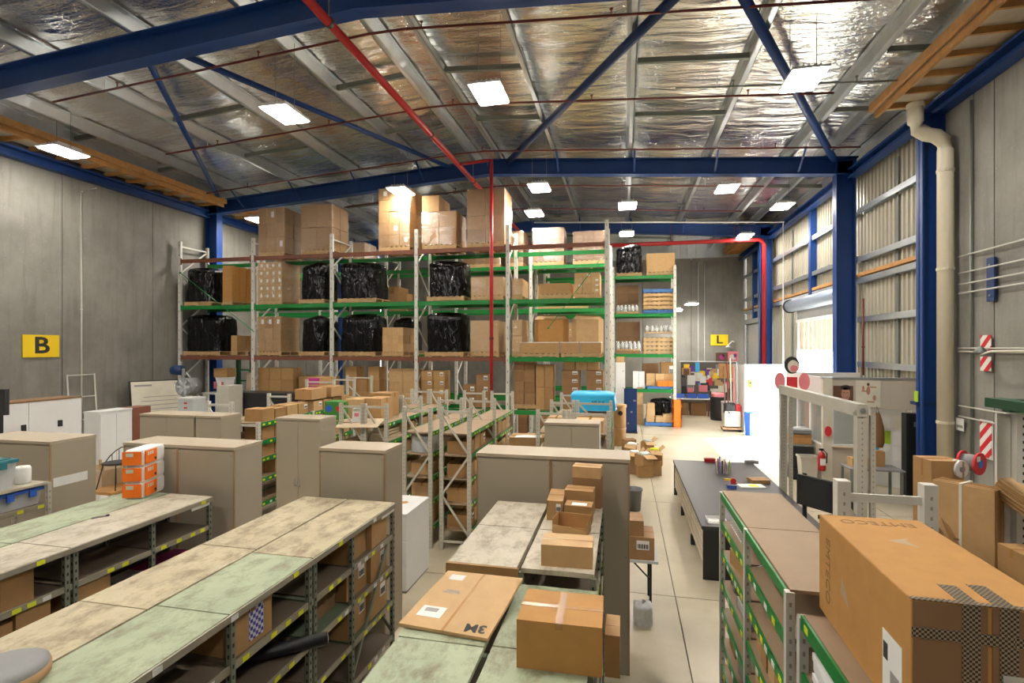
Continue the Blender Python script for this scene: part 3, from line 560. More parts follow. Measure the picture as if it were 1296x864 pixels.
# second row loads seen between and above the first
Y2 = 17.58
load('c', 'wrapped load coloured dim on the second row top level left of the white upright', 674, 717, 288, Y2, Z3, 3, 3, 'kraftdark', True, .1); load('c', 'wrapped load coloured dim on the second row top level by the end', 725, 768, 292, Y2, Z3, 3, 3, 'kraftdark', True, .1)  # darker kraft stands in for dim light, offsetting the lamp in front
load('c', 'wrapped load at the left of the second row top level', 640, 668, 292, Y2, Z3, 2, 3, 'kraftdark', True, 0)  # kraft darkened here too, as if dimly lit
load('c', 'low wrapped carton load behind the black load on the second row', 586, 640, 322, Y2, Z3, 3, 1, 'kraftred', True, 0); load('c', 'wrapped load on the second row top level behind the tall five layer load', 440, 475, 306, Y2, Z3, 2, 1, 'kraft', True, 0)
load('c', 'small loose carton pallet on the second row behind a gap', 492, 527, 362, Y2, Z2, 4, 3, 'kraft', False, 0, top=2); load('black', 'black wrapped load on the second row behind the pale cartons', 495, 530, 403, Y2, Z1)
load('c', 'carton load on the second row behind the long flat carton', 690, 745, 408, Y2, Z1, 2, 2, 'kraft', True, 0); load('c', 'carton load on the second row behind the flat carton, middle level', 680, 745, 360, Y2, Z2, 2, 2, 'kraft', False, .2)
for i, s in ((1, 'second'), (2, 'third'), (3, 'fourth'), (4, 'fifth')): cartons('dark carton standing under the %s bay of the second row racking' % s, 'second row floor cartons, %s bay' % s, GX[i]+.15, GX[i+1]-.15, 17.65, 0, 3, 4 if i > 1 else 3, .7, .28, 'kraftred', drop=.5)
# last row
Y3 = 20.58
ZZ = [1.385, 2.725, 4.285, 5.745]
load('black', 'black wrapped load with a yellow sticker at the top of the last row', 780, 812, 309, Y3, ZZ[3]); load('c', 'single big carton beside the stickered black load on the last row', 818, 852, 320, Y3, ZZ[3], 1, 1, 'kraftlight', False)
load('c', 'dark stack with a white plastic tray in the last row, middle level', 780, 808, 361, Y3+.52, ZZ[2], 2, 3, 'kraftdark', False, dep=.5); load('c', 'dark open carton load in the last row, lower level', 780, 810, 407, Y3+.52, ZZ[1], 1, 2, 'kraftdark', False, dep=.5)
for lv, n_, s in ((2, 6, 'middle level'), (1, 4, 'lower level')):
    for k in range(n_):
        t = thing('pallet', 'empty timber pallet in the stack on the last row, '+s, 'pallet', (gx(834, Y3), Y3+.58, ZZ[lv]+k*.16), 0, 'empty pallets stacked on the last row, '+s); link('boards', PAL['bluepallet' if (lv == 2 and k in (0, 5)) else 'pallet'], t, None, (1.0, .95, 1.1))
def pack(label, px0, px1, pyb, h, Y):
    x0, x1 = gx(px0, Y), gx(px1, Y); z = gz((px0+px1)/2, pyb, Y); t = thing('bottle_pack', label, 'bottle pack', ((x0+x1)/2, Y, z)); n = 6; wd = x1-x0
    bx('tray', 'kraftlight', -wd/2, wd/2, 0, .5, 0, .06, t)
    for k in range(n):
        for j in range(2): MB().lathe([(.0, .06), (wd/n*.46, .06), (wd/n*.46, h*.7), (wd/n*.2, h*.88), (wd/n*.2, h), (0, h)], -wd/2+wd*(k+.5)/n, .13+.24*j, 10).obj('bottle', 'bubble', t, True)
    link('stretch_film', FILM, t, (0, .25, 0), (wd, .5, h))
pack('film wrapped pack of clear bottles on the last row, middle level', 780, 808, 396, .32, Y3); pack('film wrapped pack of clear bottles below the dark carton', 780, 811, 443.5, .36, Y3); pack('film wrapped pack of clear bottles on the pallets', 817, 851, 421.5, .30, Y3+.1)
plain('toygreen', (.06, .26, .05), .5)
# ================================================================ shelving
plain('lipgrey', (.34, .31, .24), .5, .2, .15); plain('shelfbrown', (.14, .105, .075), .6, 0, .15, 4); plain('shelfgreen', (.10, .135, .085), .6, 0, .2, 4)
def lipset(parent, x, ya, yb, z, hh, mat, sgn, labs=True, every=.13):
    o = bx('shelf_lip', mat, *sorted((x, x+sgn*.012)), ya, yb, z-hh, z+.004, parent)
    if labs:
        m = MB(); y = ya+.06; c = parent.location
        while y < yb-.08:
            if random.random() < .8: m.m = 0 if random.random() < .75 else 1; m.box(*sorted((x+sgn*.0125, x+sgn*.015)), y, y+.055, z-hh*.5-.016, z-hh*.5+.016)
            y += every*random.uniform(.7, 1.4)
        l = m.obj('price_labels', ['labelyellow', 'paper'], None); l.parent = parent; l['kind'] = 'stuff'
def post(t, x, y, zt, mat='postgrey', a=.04, hole='ink', face=1):
    if mat in ('beigesteel', 'whitesteel') and a < .09: hole = 'lipgrey'
    m = MB().box(x-a/2, x+a/2, y-a/2, y+a/2, 0, zt); m.m = 1
    z = .1
    while z < zt-.04:
        m.box(x+a/2-.001, x+a/2+.0015, y-.006, y+.006, z, z+.022); m.box(x-.006, x+.006, y-a/2-.0015, y-a/2+.001, z, z+.022); z += .06
    return m.obj('post', [mat, hole], t)
def run(label, x0, x1, ys, levels, ztop, postm='beigesteel', lipm='green', board='hardboard', hh=.06, sides=(1, -1), labs=True, top=None, a=.055, brace=True, cat='shelving', loff=None, name='shelving_unit', back=None):
    ys = sorted(ys); t = thing(name, label, cat, (x0, ys[0], 0)); W_ = x1-x0
    for y in ys:
        for x in (0, W_): post(t, x, y-ys[0], ztop, postm, a)
        if brace:
            m = MB(); y_ = y-ys[0]; z = .2; k = 0
            while z+.6 < ztop: m.bar((0 if k % 2 else W_, y_, z), (W_ if k % 2 else 0, y_, z+.6), .018, .03); z += .6; k += 1
            m.bar((0, y_, ztop-.06), (W_, y_, ztop-.06), .02, .035); m.bar((0, y_, .12), (W_, y_, .12), .02, .035); m.obj('frame_brace', postm, t)
    for i, (a_, b_) in enumerate(zip(ys, ys[1:])):
        if back is not None: bx('shade_sheet', 'shade', *((-.012, -.008) if back < 0 else (W_+.008, W_+.012)), a_-ys[0]+.01, b_-ys[0]-.01, .1, max(levels)+.2, t)  # dark sheet added to block light and keep the shelf interior in shade
        for li, z in enumerate(levels):
            if loff: z = z+loff(i, li)
            if z is None: continue
            ya, yb = a_-ys[0], b_-ys[0]; bm = board(li, i) if callable(board) else board
            bx('shelf', bm, 0, W_, ya+.012, yb-.012, z-.022, z, t)
            for s in sides: lipset(t, W_ if s > 0 else 0, ya+a/2, yb-a/2, z, hh, lipm, s, labs)
    return t
# ---- the double run of dirty topped shelving by the camera (two units back to back)
LVA = [.24, .57, .9, 1.2]
def tops(t, x0, x1, cuts, mats, z, th=.022, nm='top_board'):
    for (a, b), mt in zip(zip(cuts, cuts[1:]), mats): bx(nm, mt, x0+.004, x1-.004, a+.005, b-.005, z-th, z, t)
bd = lambda li, i: 'shelfgreen' if (li+i) % 3 == 0 else 'shelfbrown'
t = run('grey slotted shelving with stained tan and green top boards, cartons at its far end', -2.655, -2.18, [1.05, 1.8, 2.53, 3.27, 3.33, 3.86, 4.62], LVA, 1.47, 'postgrey', 'lipgrey', bd, .04, (1,), True, a=.035, brace=False, back=-1)
tops(t, -.0, .495, [-.05, 1.45, 2.245, 3.6], ['deckgreen', 'deckgreen', 'decktan'], 1.5)
lipset(t, .497, -.05, 3.58, 1.495, .035, 'lipgrey', 1, True, .5)
for x in (0, .475): MB().bar((x, 2.83, .3), (x, 3.5, 1.2), .015, .03).obj('back_brace', 'postgrey', t)
MB().bar((.0, 3.585, .25), (.475, 3.585, .85), .012, .03).bar((.475, 3.585, .25), (0, 3.585, .85), .012, .03).obj('end_brace', 'postgrey', t)
t2 = run('grey slotted shelving with worn tan top boards, backing the shelving with green boards', -3.14, -2.69, [1.05, 1.8, 2.53, 3.3, 3.86, 4.62], LVA, 1.47, 'postgrey', 'lipgrey', 'shelfbrown', .04, (-1,), True, a=.035, brace=False)
tops(t2, -.01, .475, [-.05, 1.4, 2.3, 3.6], ['decktan', 'decktan', 'decktan'], 1.5)
bx('row_label', 'paper', .499, .501, 3.3, 3.56, 1.43, 1.5, t)
o = bx('row_label', 'paper', .5, .502, .72, 1.0, 1.465, 1.5, t); text('print', 'UNIVERSAL', 'ink', .04, t, (.503, .86, 1.482), (R(90), 0, R(90)), .0005)
for li, (z, h) in enumerate(((.9+.3, .27), (.9, .27), (.57, .31))):
    for k in range(2): carton('closed brown carton in the far end bay of the green topped shelving, %s shelf' % ('upper', 'middle', 'lower')[li], -2.42+.03*k, 4.04+.34*k, z, .32, .38, h*(.92), 'kraft', R(90)+R(random.uniform(-3, 3)), 'end bay cartons, %s shelf' % ('upper', 'middle', 'lower')[li], li > 0)
carton('brown carton on the middle shelf beside the row of end bay cartons', -2.45, 3.68, .9, .3, .28, .24, 'kraftdark')
c = carton('brown carton with a blue and white checked side panel in the shelving', -2.38, 2.74, 1.2, .36, .33, .25, 'kraft', R(-2)); m = MB().box(.5, .504, -.1, .28, .12, .92); m.obj('checked_panel', 'bluecheck', c)
carton('pale open carton low in the green topped shelving near the camera', -2.36, 2.8, .57, .3, .3, .22, 'kraftlight')
t = thing('black_tube', 'black foam tube sticking out of the shelving into the aisle', 'tube', (-2.5, 3.28, .985)); MB().tube([(-.1, -.45, -.03), (.46, .0, -.03)], .045, 14).obj('tube', 'black', t, True); MB().tube([(.46, 0, -.03), (.464, .003, -.03)], .03, 12).obj('end_cap', 'white', t)
X_, Y_ = gp(8, 866, 1.5)
t = thing('stool', 'round grey padded stool seat with wooden rim resting on the shelving top', 'stool', (X_-.02, Y_, 1.5)); MB().lathe([(0, .0), (.15, .0), (.165, .015), (.165, .05), (.15, .055)], 0, 0, 32).obj('rim', 'edgewood', t, True); MB().lathe([(.158, .05), (.158, .07), (.13, .085), (0, .088)], 0, 0, 32).obj('cushion', 'greygrey', t, True)
# ---- second dirty topped shelving along the next aisle
bd2 = lambda li, i: 'shelfbrown'
t = run('grey slotted shelving with dusty top carrying the orange packs', -4.56, -4.06, [1.5, 2.3, 3.06, 3.12, 3.78, 4.42], [.3, .62, .93, 1.22], 1.47, 'postgrey', 'lipgrey', bd2, .04, (1,), True, a=.035, brace=False, back=-1)
tops(t, 0, .52, [-.05, 1.58, 2.95], ['deckpale', 'deckpale'], 1.5); lipset(t, .522, -.05, 2.93, 1.495, .035, 'lipgrey', 1, True, .5); bx('row_label', 'paper', .523, .525, 2.68, 2.9, 1.43, 1.5, t)
t2 = run('grey slotted shelving with pale green dusty top behind the orange packs shelving', -5.05, -4.6, [1.5, 2.3, 3.09, 3.78, 4.42], [.3, .62, .93, 1.22], 1.47, 'postgrey', 'lipgrey', bd2, .04, (-1,), False, a=.035, brace=False)
tops(t2, 0, .48, [-.05, 1.55, 2.95], ['deckgreen', 'deckgreen'], 1.5)
carton('tall printed carton standing in the dusty topped shelving beside the double post', -4.18, 3.26, .93, .3, .22, .26, 'kraft', R(90))
for k, (y, h) in enumerate(((2.3, .2), (2.52, .24), (2.76, .25))): carton('printed brown carton in the row under the dusty top', -4.22, y, 1.22, .20, .28, h, 'kraft', R(90), 'cartons under the dusty top')
for k, (y, h) in enumerate(((2.35, .24), (2.62, .2), (2.86, .25))): carton('printed brown carton on the second shelf under the dusty top', -4.22, y, .93, .22, .28, h, 'kraft', R(90), 'second shelf cartons under the dusty top')
t = thing('foam_sheet', 'thin magenta and white sheet stored under the dusty topped shelving', 'sheet', (-4.3, 3.8, .93)); bx('magenta_half', 'magenta', -.15, .2, .1, .6, 0, .03, t); bx('white_half', 'paper', -.15, .2, -.2, .1, 0, .03, t)
X_, Y_ = gp(197, 628, 1.5)
for k in range(3):
    t = thing('nappy_pack', 'white plastic pack with orange panels on the dusty shelving, %s of three' % ('bottom', 'middle', 'top')[k], 'pack', (-4.79, 4.38, 1.5+.16*k), R(18), 'orange packs')
    w_, d_, h_ = .16, .40, .156
    m = MB(); n = 10
    for zi in range(7):
        z = zi/6; r = 1-.05*abs(2*z-1)**6
        for q in range(32):
            a = 2*pi*q/32; se = (abs(cos(a))**8+abs(sin(a))**8)**(-1/8); m.v.append((w_/2*r*se*cos(a)*1.15, d_/2*r*se*sin(a), h_*z))
    for zi in range(6):
        for q in range(32): m.f.append((zi*32+q, zi*32+(q+1) % 32, zi*32+32+(q+1) % 32, zi*32+32+q)); m.mi.append(0)
    m.f.append(tuple(range(31, -1, -1))); m.f.append(tuple(range(192, 224))); m.mi += [0, 0]; m.obj('pack_film', 'paper', t)
    bx('orange_panel', 'orange', -.09, .085, -.216, -.205, .02, .148, t); q = bx('orange_panel', 'orange', .094, .104, -.17, .02, .02, .148, t)
    for a_, b_ in ((.02, .05), (.055, .085), (.09, .12)):
        bx('print_mark', 'cream', -.06+a_*.3, -.035+a_*.3+.02, -.218, -.216, .1, .135, t)
    for yy in (-.14, -.105, -.07): bx('print_mark', 'cream', .104, .1055, yy, yy+.024, .1, .135, t)
    MB().tube([(.104, -.01, .05), (.107, -.01, .05)], .014, 10).obj('print_dot', 'ink', t)
t = thing('pen', 'small dark marker lying on the dusty shelving top', 'pen', (*gp(125, 655, 1.5), 1.508), R(60)); MB().tube([(-.05, 0, 0), (.05, 0, 0)], .007, 8).obj('barrel', 'greygrey', t); MB().tube([(.05, 0, 0), (.075, 0, 0)], .008, 8).obj('cap', 'ink', t)
# ---- low shelving with plastic tubs at the far left
t = run('low shelving with plastic tubs beside a beige cabinet', -6.1, -5.66, [2.2, 3.15, 4.1], [.3, .75, 1.12, 1.44], 1.64, 'beigesteel', 'lipgrey', 'shelfbrown', .04, (1,), True, a=.035, brace=False)
tops(t, 0, .45, [0, 1.9], ['deckpale'], 1.65)
def tub(label, x, y, z, sx, sy, sz, lid, handle=True, rz=0):
    t = thing('plastic_tub', label, 'tub', (x, y, z), rz); m = MB(); a = .88
    for (w1, d1, z1), (w2, d2, z2) in (((sx*a, sy*a, 0), (sx, sy, sz)),):
        p = [(-w1/2, -d1/2, z1), (w1/2, -d1/2, z1), (w1/2, d1/2, z1), (-w1/2, d1/2, z1)]; q = [(-w2/2, -d2/2, z2), (w2/2, -d2/2, z2), (w2/2, d2/2, z2), (-w2/2, d2/2, z2)]
        m.face(*p[::-1]); [m.face(p[i], p[(i+1) % 4], q[(i+1) % 4], q[i]) for i in range(4)]
    m.obj('body', 'binplastic', t); l = MB().box(-sx/2-.012, sx/2+.012, -sy/2-.012, sy/2+.012, sz-.012, sz+.018).box(-sx/2+.03, sx/2-.03, -sy/2+.03, sy/2-.03, sz+.018, sz+.028).obj('lid', lid, t)
    for s in (-1, 1): bx('clip', lid, sx/2+.005, sx/2+.025, s*sy*.25-.03, s*sy*.25+.03, sz-.06, sz+.01, t)
    bx('contents', 'cream', -sx*.36, sx*.36, -sy*.36, sy*.36, .006, sz*.55, t)
tub('large clear tub with a dark teal lid on the low shelving', -5.87, 3.6, 1.65, .34, .50, .26, 'teal'); tub('clear tub with blue lid closest to the beige cabinet', -5.86, 3.88, 1.44, .32, .38, .15, 'bluelid'); tub('clear tub with blue lid further from the beige cabinet', -5.86, 3.44, 1.44, .32, .36, .15, 'bluelid')
t = thing('paper_pack', 'white wrapped paper roll pack standing on the low shelving', 'pack', (-5.82, 3.98, 1.65)); MB().lathe([(0, 0), (.06, 0), (.066, .02), (.066, .15), (.058, .17), (0, .168)], 0, 0, 20).obj('roll', 'paper', t, True); MB().lathe([(.0, .169), (.02, .17), (.02, .175), (0, .176)], 0, 0, 10).obj('core', 'cream', t)
t = thing('glass_jar', 'clear jar on the lower tier of the low shelving', 'jar', (-5.8, 3.75, 1.12)); MB().lathe([(0, 0), (.05, 0), (.05, .12), (.035, .15), (.035, .17), (0, .17)], 0, 0, 16).obj('body', 'bubble', t, True); MB().lathe([(.04, .16), (.04, .185), (0, .186)], 0, 0, 16).obj('lid', 'white', t)
# ---- cabinets
def cabinet(label, x0, x1, y0, dep, h, back=True, mat='beigelam', seam=1, rz=0, handles=False, split=None):
    t = thing('cabinet', label, 'cabinet', ((x0+x1)/2, y0, 0), rz); W_ = x1-x0
    m = MB().box(-W_/2, W_/2, .012, dep, .0, h-.03); m.obj('carcass', mat, t); bx('top_panel', 'beigetop' if mat == 'beigelam' else mat, -W_/2-.004, W_/2+.004, -.004, dep+.004, h-.03, h, t)
    n = seam
    for k in range(n):
        a = -W_/2+W_*k/n; b = -W_/2+W_*(k+1)/n
        p = bx('back_panel' if back else 'door', mat, a+(.016 if back else .003), b-(.016 if back else .003), .0, .014, .03, h-.045, t)
        if back:
            for s in (a+.004, b-.012): bx('edge_strip', 'edgewood', s, s+.008, -.002, .012, .01, h-.03, t)
            for z in (.3, h*.55, h-.09):
                for x in (a+.035, b-.035): MB().tube([(x, -.002, z), (x, .002, z)], .006, 6).obj('screw', 'greysteel', t)
        if handles: m = MB(); s = -1 if k else 1; xx = (b if s > 0 else a)-s*.035; m.tube([(xx, 0, 1.0), (xx, -.03, 1.01), (xx, -.03, 1.09), (xx, 0, 1.1)], .006, 6); m.obj('handle', 'galv', t)
    return t
cabinet('wide beige cabinet back behind the dirty island, with wooden edge strips', -1.40, .05, 4.83, .43, 1.975, True, 'beigelam', 2)
cabinet('wide beige cabinet back behind the orange packs, with a screwed panel', -5.34, -3.94, 4.62, .42, 1.96, True, 'beigelam', 2)
cabinet('square beige cabinet back at the far end of the green topped shelving', -3.10, -2.36, 4.83, .42, 1.955, True, 'beigelam', 1)
cabinet('tall beige two door cabinet with wire handles standing by the green shelves', gx(349.5, 6.65), gx(405, 6.65), 6.65, .42, 1.97, False, 'beigelam', 2, 0, True)
c4 = cabinet('wide beige cabinet near the screwed cabinet, with a plain pair of doors', gx(177, 6.6), gx(245.5, 6.6), 6.6, .42, 1.97, False, 'beigelam', 2); cabinet('narrow beige cabinet beside the wide one, dark gap between them', gx(247.5, 6.6), gx(279, 6.6), 6.6, .42, 1.97, False, 'beigelam', 1)
cabinet('beige two door cabinet half hidden behind the island cabinet', gx(689, 7.05), gx(758.5, 7.05), 7.05, .4, 1.965, False, 'beigelam', 2, 0, True)
c6 = cabinet('beige cabinet with paper label on its side behind the plastic tubs', -7.3, -6.12, 4.45, .5, 1.965, True, 'beigelam', 1); bx('paper_label', 'paper', .592, .594, .03, .4, 1.46, 1.56, c6)
# island of low shelving in the middle
ti = run('island shelving with raised dusty top, flat carton and boxes on it', -1.14, -.69, [3.28, 4.0, 4.6], [.3, .65, 1.0, 1.3], 1.55, 'postgrey', 'lipgrey', 'shelfbrown', .04, (-1,), True, a=.035, brace=False); tops(ti, 0, .47, [-.03, .7, 1.36], ['deckpale', 'deckpale'], 1.585, .05)
ti2 = run('island shelving half with raised dusty top under the stacked small cartons', -.65, -.19, [3.28, 4.0, 4.6], [.3, .65, 1.0, 1.3], 1.55, 'postgrey', 'lipgrey', 'shelfbrown', .04, (1,), True, a=.035, brace=False); tops(ti2, .0, .47, [-.03, .7, 1.36], ['deckpale', 'deckpale'], 1.585, .03)
bx('front_fascia', 'kraft', -.005, .475, -.05, -.03, 1.53, 1.585, ti)
tj = run('lower front island shelving with green boards under the flat carton', -1.15, -.69, [.9, 1.7, 2.5, 3.2], [.3, .65, 1.0], 1.46, 'postgrey', 'lipgrey', 'shelfbrown', .04, (-1,), True, a=.035, brace=False); tops(tj, 0, .47, [-.02, .9, 1.60, 2.32], ['deckgreen', 'deckgreen', 'deckgreen'], 1.5)
tj2 = run('lower front island shelving with green boards under the orange tinted box', -.65, -.16, [.9, 1.7, 2.5, 3.2], [.3, .65, 1.0], 1.46, 'postgrey', 'lipgrey', 'shelfbrown', .04, (1,), True, a=.035, brace=False); tops(tj2, 0, .49, [-.02, .9, 1.62, 2.32], ['deckgreen', 'deckgreen', 'deckgreen'], 1.5)
for x, y, z, sx, sy, sz, mt, rz, lab, s in ((-.298, 2.535, 1.5, .395, .315, .225, 'kraftorange', R(1), False, 'large orange tinted taped box on the lower green boards'), (-.365, 3.43, 1.585, .33, .22, .138, 'kraftlight', R(2), False, 'pale taped carton near the edge of the raised island top'),
        (-.56, 4.38, 1.585, .13, .36, .16, 'kraft', R(2), True, 'long narrow carton with a front barcode label on the island'), (-.36, 4.24, 1.585, .22, .15, .14, 'kraft', R(-2), False, 'printed carton with paper on its lid in front of the small stack'),
        (-.37, 4.46, 1.585, .24, .17, .205, 'kraft', R(-3), False, 'middle height carton in the small island stack'), (-.32, 4.68, 1.585, .25, .17, .26, 'kraftred', R(-4), False, 'dark carton at the back of the island against the cabinet')):
    o = carton(s, x, y, z, sx, sy, sz, mt, rz, None, lab)
    if s.startswith('printed'): bx('paper_slip', 'paper', -.25, .3, -.35, .1, 1, 1.01, o); bx('print_line', 'greyink', -.4, .1, -.506, -.5, .4, .5, o)
    if mt == 'kraftorange': MB().box(-.045, .045, -.507, -.5, .87, 1.003).box(-.045, .045, -.5, .5, 1.004, 1.006).obj('packing_tape', 'tapebrown', o)
carton('carton on the very top of the small island stack', -.32, 4.68, 1.845, .25, .16, .095, 'kraftlight', R(-5))
carton('brown carton wedged beside the orange tinted box at the edge of the island', -.055, 2.62, 1.42, .07, .2, .2, 'kraft')
t = thing('open_carton', 'small open topped cardboard tray with raised flaps on the island', 'carton', (-.39, 3.96, 1.585), R(-8)); m = MB(); m.box(-.13, .13, -.09, .09, 0, .01); m.box(-.13, -.125, -.09, .09, .01, .12); m.box(.125, .13, -.09, .09, .01, .1); m.box(-.13, .13, .085, .09, .01, .12); m.obj('tray', 'kraft', t); m = MB(); m.face((-.13, -.09, .01), (.13, -.09, .01), (.14, -.13, .07), (-.12, -.12, .09)); m.obj('front_flap', 'kraftlight', t); m = MB(); m.face((.13, .0, .1), (.13, .09, .1), (.15, .09, .17)); m.obj('side_flap', 'kraftlight', t)
# flat carton with large lettering lying askew
ca = [(567, 721.6), (661.7, 731.4), (617.3, 807.8), (504.3, 788)]
z_ = [1.59, 1.59, 1.522, 1.522]
P4 = [Vector((*gp(a, b, z), z)) for (a, b), z in zip(ca, z_)]
ctr = sum(P4, Vector())/4; t = thing('flat_carton', 'large flat carton with black 3M lettering and white labels lying on the island', 'carton', (ctr.x, ctr.y, 1.5))
ux = (P4[1]-P4[0]); uy = (P4[0]-P4[3]); org = P4[3]-Vector((ctr.x, ctr.y, 1.5)); nrm = ux.cross(uy).normalized()
def on(u, v, d=0): return org+((P4[2]-P4[3])*u)*(1-v)+ux*u*v+uy*v+nrm*d
def slab(a, b, c_, d_, lo, hi):
    lows = [on(*q, lo) for q in ((a, c_), (b, c_), (b, d_), (a, d_))]; ups = [on(*q, hi) for q in ((a, c_), (b, c_), (b, d_), (a, d_))]; m = MB(); m.face(*ups); m.face(*lows[::-1]); [m.face(lows[i], lows[(i+1) % 4], ups[(i+1) % 4], ups[i]) for i in range(4)]; return m
slab(0, .497, 0, 1, -.019, 0).obj('panel', 'kraftlight', t); slab(.503, 1, 0, 1, -.019, 0).obj('panel', 'kraftlight', t); slab(.485, .515, 0, .99, 0, .0008).obj('packing_tape', 'tapebrown', t)
slab(.10, .38, .16, .33, .0004, .0012).obj('address_label', 'paper', t); slab(.15, .3, .24, .30, .0012, .0016).obj('barcode', 'greyink', t); slab(.10, .29, .83, .93, .0004, .0012).obj('address_label', 'paper', t); slab(.17, .38, .58, .60, .0004, .0012).obj('print_line', 'greyink', t); slab(.2, .36, .62, .64, .0004, .0012).obj('print_line', 'greyink', t)
M3 = Matrix((ux.normalized(), nrm.cross(ux.normalized()), nrm)).transposed()
text('lettering', '3M', 'ink', .085, t, on(.82, .105, .001), (M3 @ Matrix.Rotation(pi, 3, 'Z')).to_euler(), .0008, sx=1.1, bold=.0022)
# white low cabinet between shelving and frames
x0, y0 = gp(514, 752, 0); x0 -= .42; t = thing('filing_cabinet', 'low white cabinet at the end of the green topped shelving', 'cabinet', (x0, y0, 0)); bx('carcass', 'white', 0, .42, .012, .75, .03, .95, t); bx('top_panel', 'white', -.005, .425, .0, .76, .95, .97, t); bx('plinth', 'greygrey', .01, .41, .02, .74, 0, .03, t)
for k in range(3): d_ = bx('drawer', 'greygrey' if False else 'white', .005, .415, 0, .014, .05+.3*k, .33+.3*k, t); bx('handle', 'galv', .15, .27, -.015, 0, .26+.3*k, .28+.3*k, t)
t = thing('sticker', 'orange stain shaped sticker on the white cabinet top', 'sticker', (x0+.2, y0+.45, .9705)); MB().lathe([(0, .001), (.05, .001), (.05, 0)], 0, 0, 14).obj('disc', 'kraftorange', t)
# ---- mid floor runs with green lips
GL = [.3, .68, 1.05, 1.4, 1.72]
ra = run('beige framed shelving with green lips, one of the pair nearest the island, left twin', gx(512, 7.3), gx(545, 7.3), [7.3, 8.8, 10.3], GL, 2.1); rb = run('beige framed shelving with green lips, one of the pair nearest the island, right twin', gx(559, 7.3), gx(594, 7.3), [7.3, 8.8, 10.3], GL, 2.1)
ra['label'] = 'beige framed green lipped shelving holding the grey sack, left twin of the pair'; rb['label'] = 'beige framed green lipped shelving with cartons under its deck, twin of the sack shelving'
xa, xb = gx(559, 7.3), gx(594, 7.3)
def fill(label, group, x0, x1, y0, y1, z, hmin, hmax, mat='kraft', n=4, p=.85, face=90):
    d = (y1-y0)/n
    for k in range(n):
        if random.random() < p: carton(label, (x0+x1)/2, y0+d*(k+.5), z, d*.9, (x1-x0)*.88, random.uniform(hmin, hmax), random.choice([mat, mat, 'kraftlight']), R(face), group, random.random() < .3)
for z, s in ((1.4, 'upper'), (1.05, 'third'), (.68, 'second'), (.3, 'lowest')):
    for a_, b_ in ((7.4, 8.7), (8.9, 10.2)): fill('brown carton on the %s shelf of the twin beside the sack shelving' % s, 'twin shelving cartons, %s shelf' % s, xa+.02, xb-.02, a_, b_, z, .18, .28, 'kraft', 4, .85)
    for a_, b_ in ((7.45, 8.7), (8.9, 10.2)):
        if not (z == 1.4 and a_ < 8): fill('brown carton on the %s shelf of the sack shelving' % s, 'sack shelving cartons, %s shelf' % s, gx(512, 7.3)+.02, gx(545, 7.3)-.02, a_, b_, z, .16, .28, 'kraftred', 4, .7)
t = thing('sack', 'bulging grey plastic sack hanging under the front deck of the shelving', 'sack', ((gx(512, 7.3)+gx(545, 7.3))/2, 7.65, 1.4)); lump('bag', 1, 'clear', t, (0, 0, 0), (.36, .5, .28)); MB().tube([(0, -.05, .26), (0, -.08, .3)], .03, 8).obj('knot', 'clear', t)
def mid(label, pxl, pxr, Y, ys, lv=GL, zt=2.05, **k): return run(label, gx(pxl, Y), gx(pxr, Y), ys, lv, zt, **k)
mid('beige framed green lipped shelving holding craft boxes and timber offcuts', 432, 459, 8.0, [8.0, 9.5, 11.0]); mid('beige framed green lipped shelving backing the craft boxes shelving', 462, 489, 8.0, [8.0, 9.5, 11.0])
ZD = 1.72
carton('tall kraft carton on top of the craft boxes shelving', gx(447, 8.3), 8.5, ZD, .38, .4, .36, 'kraftlight', R(5)); carton('second kraft carton beside the tall one on the craft shelving', gx(477, 8.5), 8.55, ZD, .35, .4, .38, 'kraft', R(-4)); carton('kraft carton with a raised lid on the craft shelving', gx(484, 9), 9.1, ZD, .4, .4, .42, 'kraft', R(3), None, True)
t = thing('craft_box', 'green printed toy box with blue and red dots on the shelving', 'box', (gx(424, 8.2), 8.35, ZD)); bx('body', 'toygreen', -.2, .2, -.15, .15, 0, .32, t)
for x, c_ in ((-.12, 'bluelid'), (.08, 'redsign')): MB().tube([(x, -.153, .2), (x, -.15, .2)], .06, 16).obj('printed_dot', c_, t)
t['label'] = 'green printed box with blue and red dots on the shelving'
t = thing('plastic_bag', 'white printed plastic bag beside the green printed box', 'bag', (gx(452, 8.05), 8.12, ZD)); lump('bag', 2, 'paper', t, None, (.2, .16, .26)); bx('print', 'pink', -.04, .04, -.092, -.085, .1, .16, t)
t = thing('timber_bundle', 'bundle of timber offcuts on the craft shelving middle level', 'timber', (gx(476, 8.0)-.05, 8.2, 1.4))
for k in range(5): bx('plank', 'ply', -.16+.02*k, .2-.02*k, -.05, .55, .045*k, .045*k+.04, t)
t = thing('curled_sheet', 'pale curled cardboard sheet hanging over the craft shelving edge', 'sheet', (gx(455, 7.95), 8.0, 1.74)); m = MB(); pr = None
for k in range(7):
    y = -.12+k*.06; z = -.10+.1*sin(k/6*pi/2); m.v += [(-.42, y, z), (.36, y, z+.03), (.36, y, z+.036), (-.42, y, z+.006)]
for k in range(6):
    for q in range(4): m.f.append((k*4+q, k*4+(q+1) % 4, k*4+4+(q+1) % 4, k*4+4+q)); m.mi.append(0)
m.f += [(3, 2, 1, 0), (24, 25, 26, 27)]; m.mi += [0, 0]; m.obj('sheet', 'ply', t)
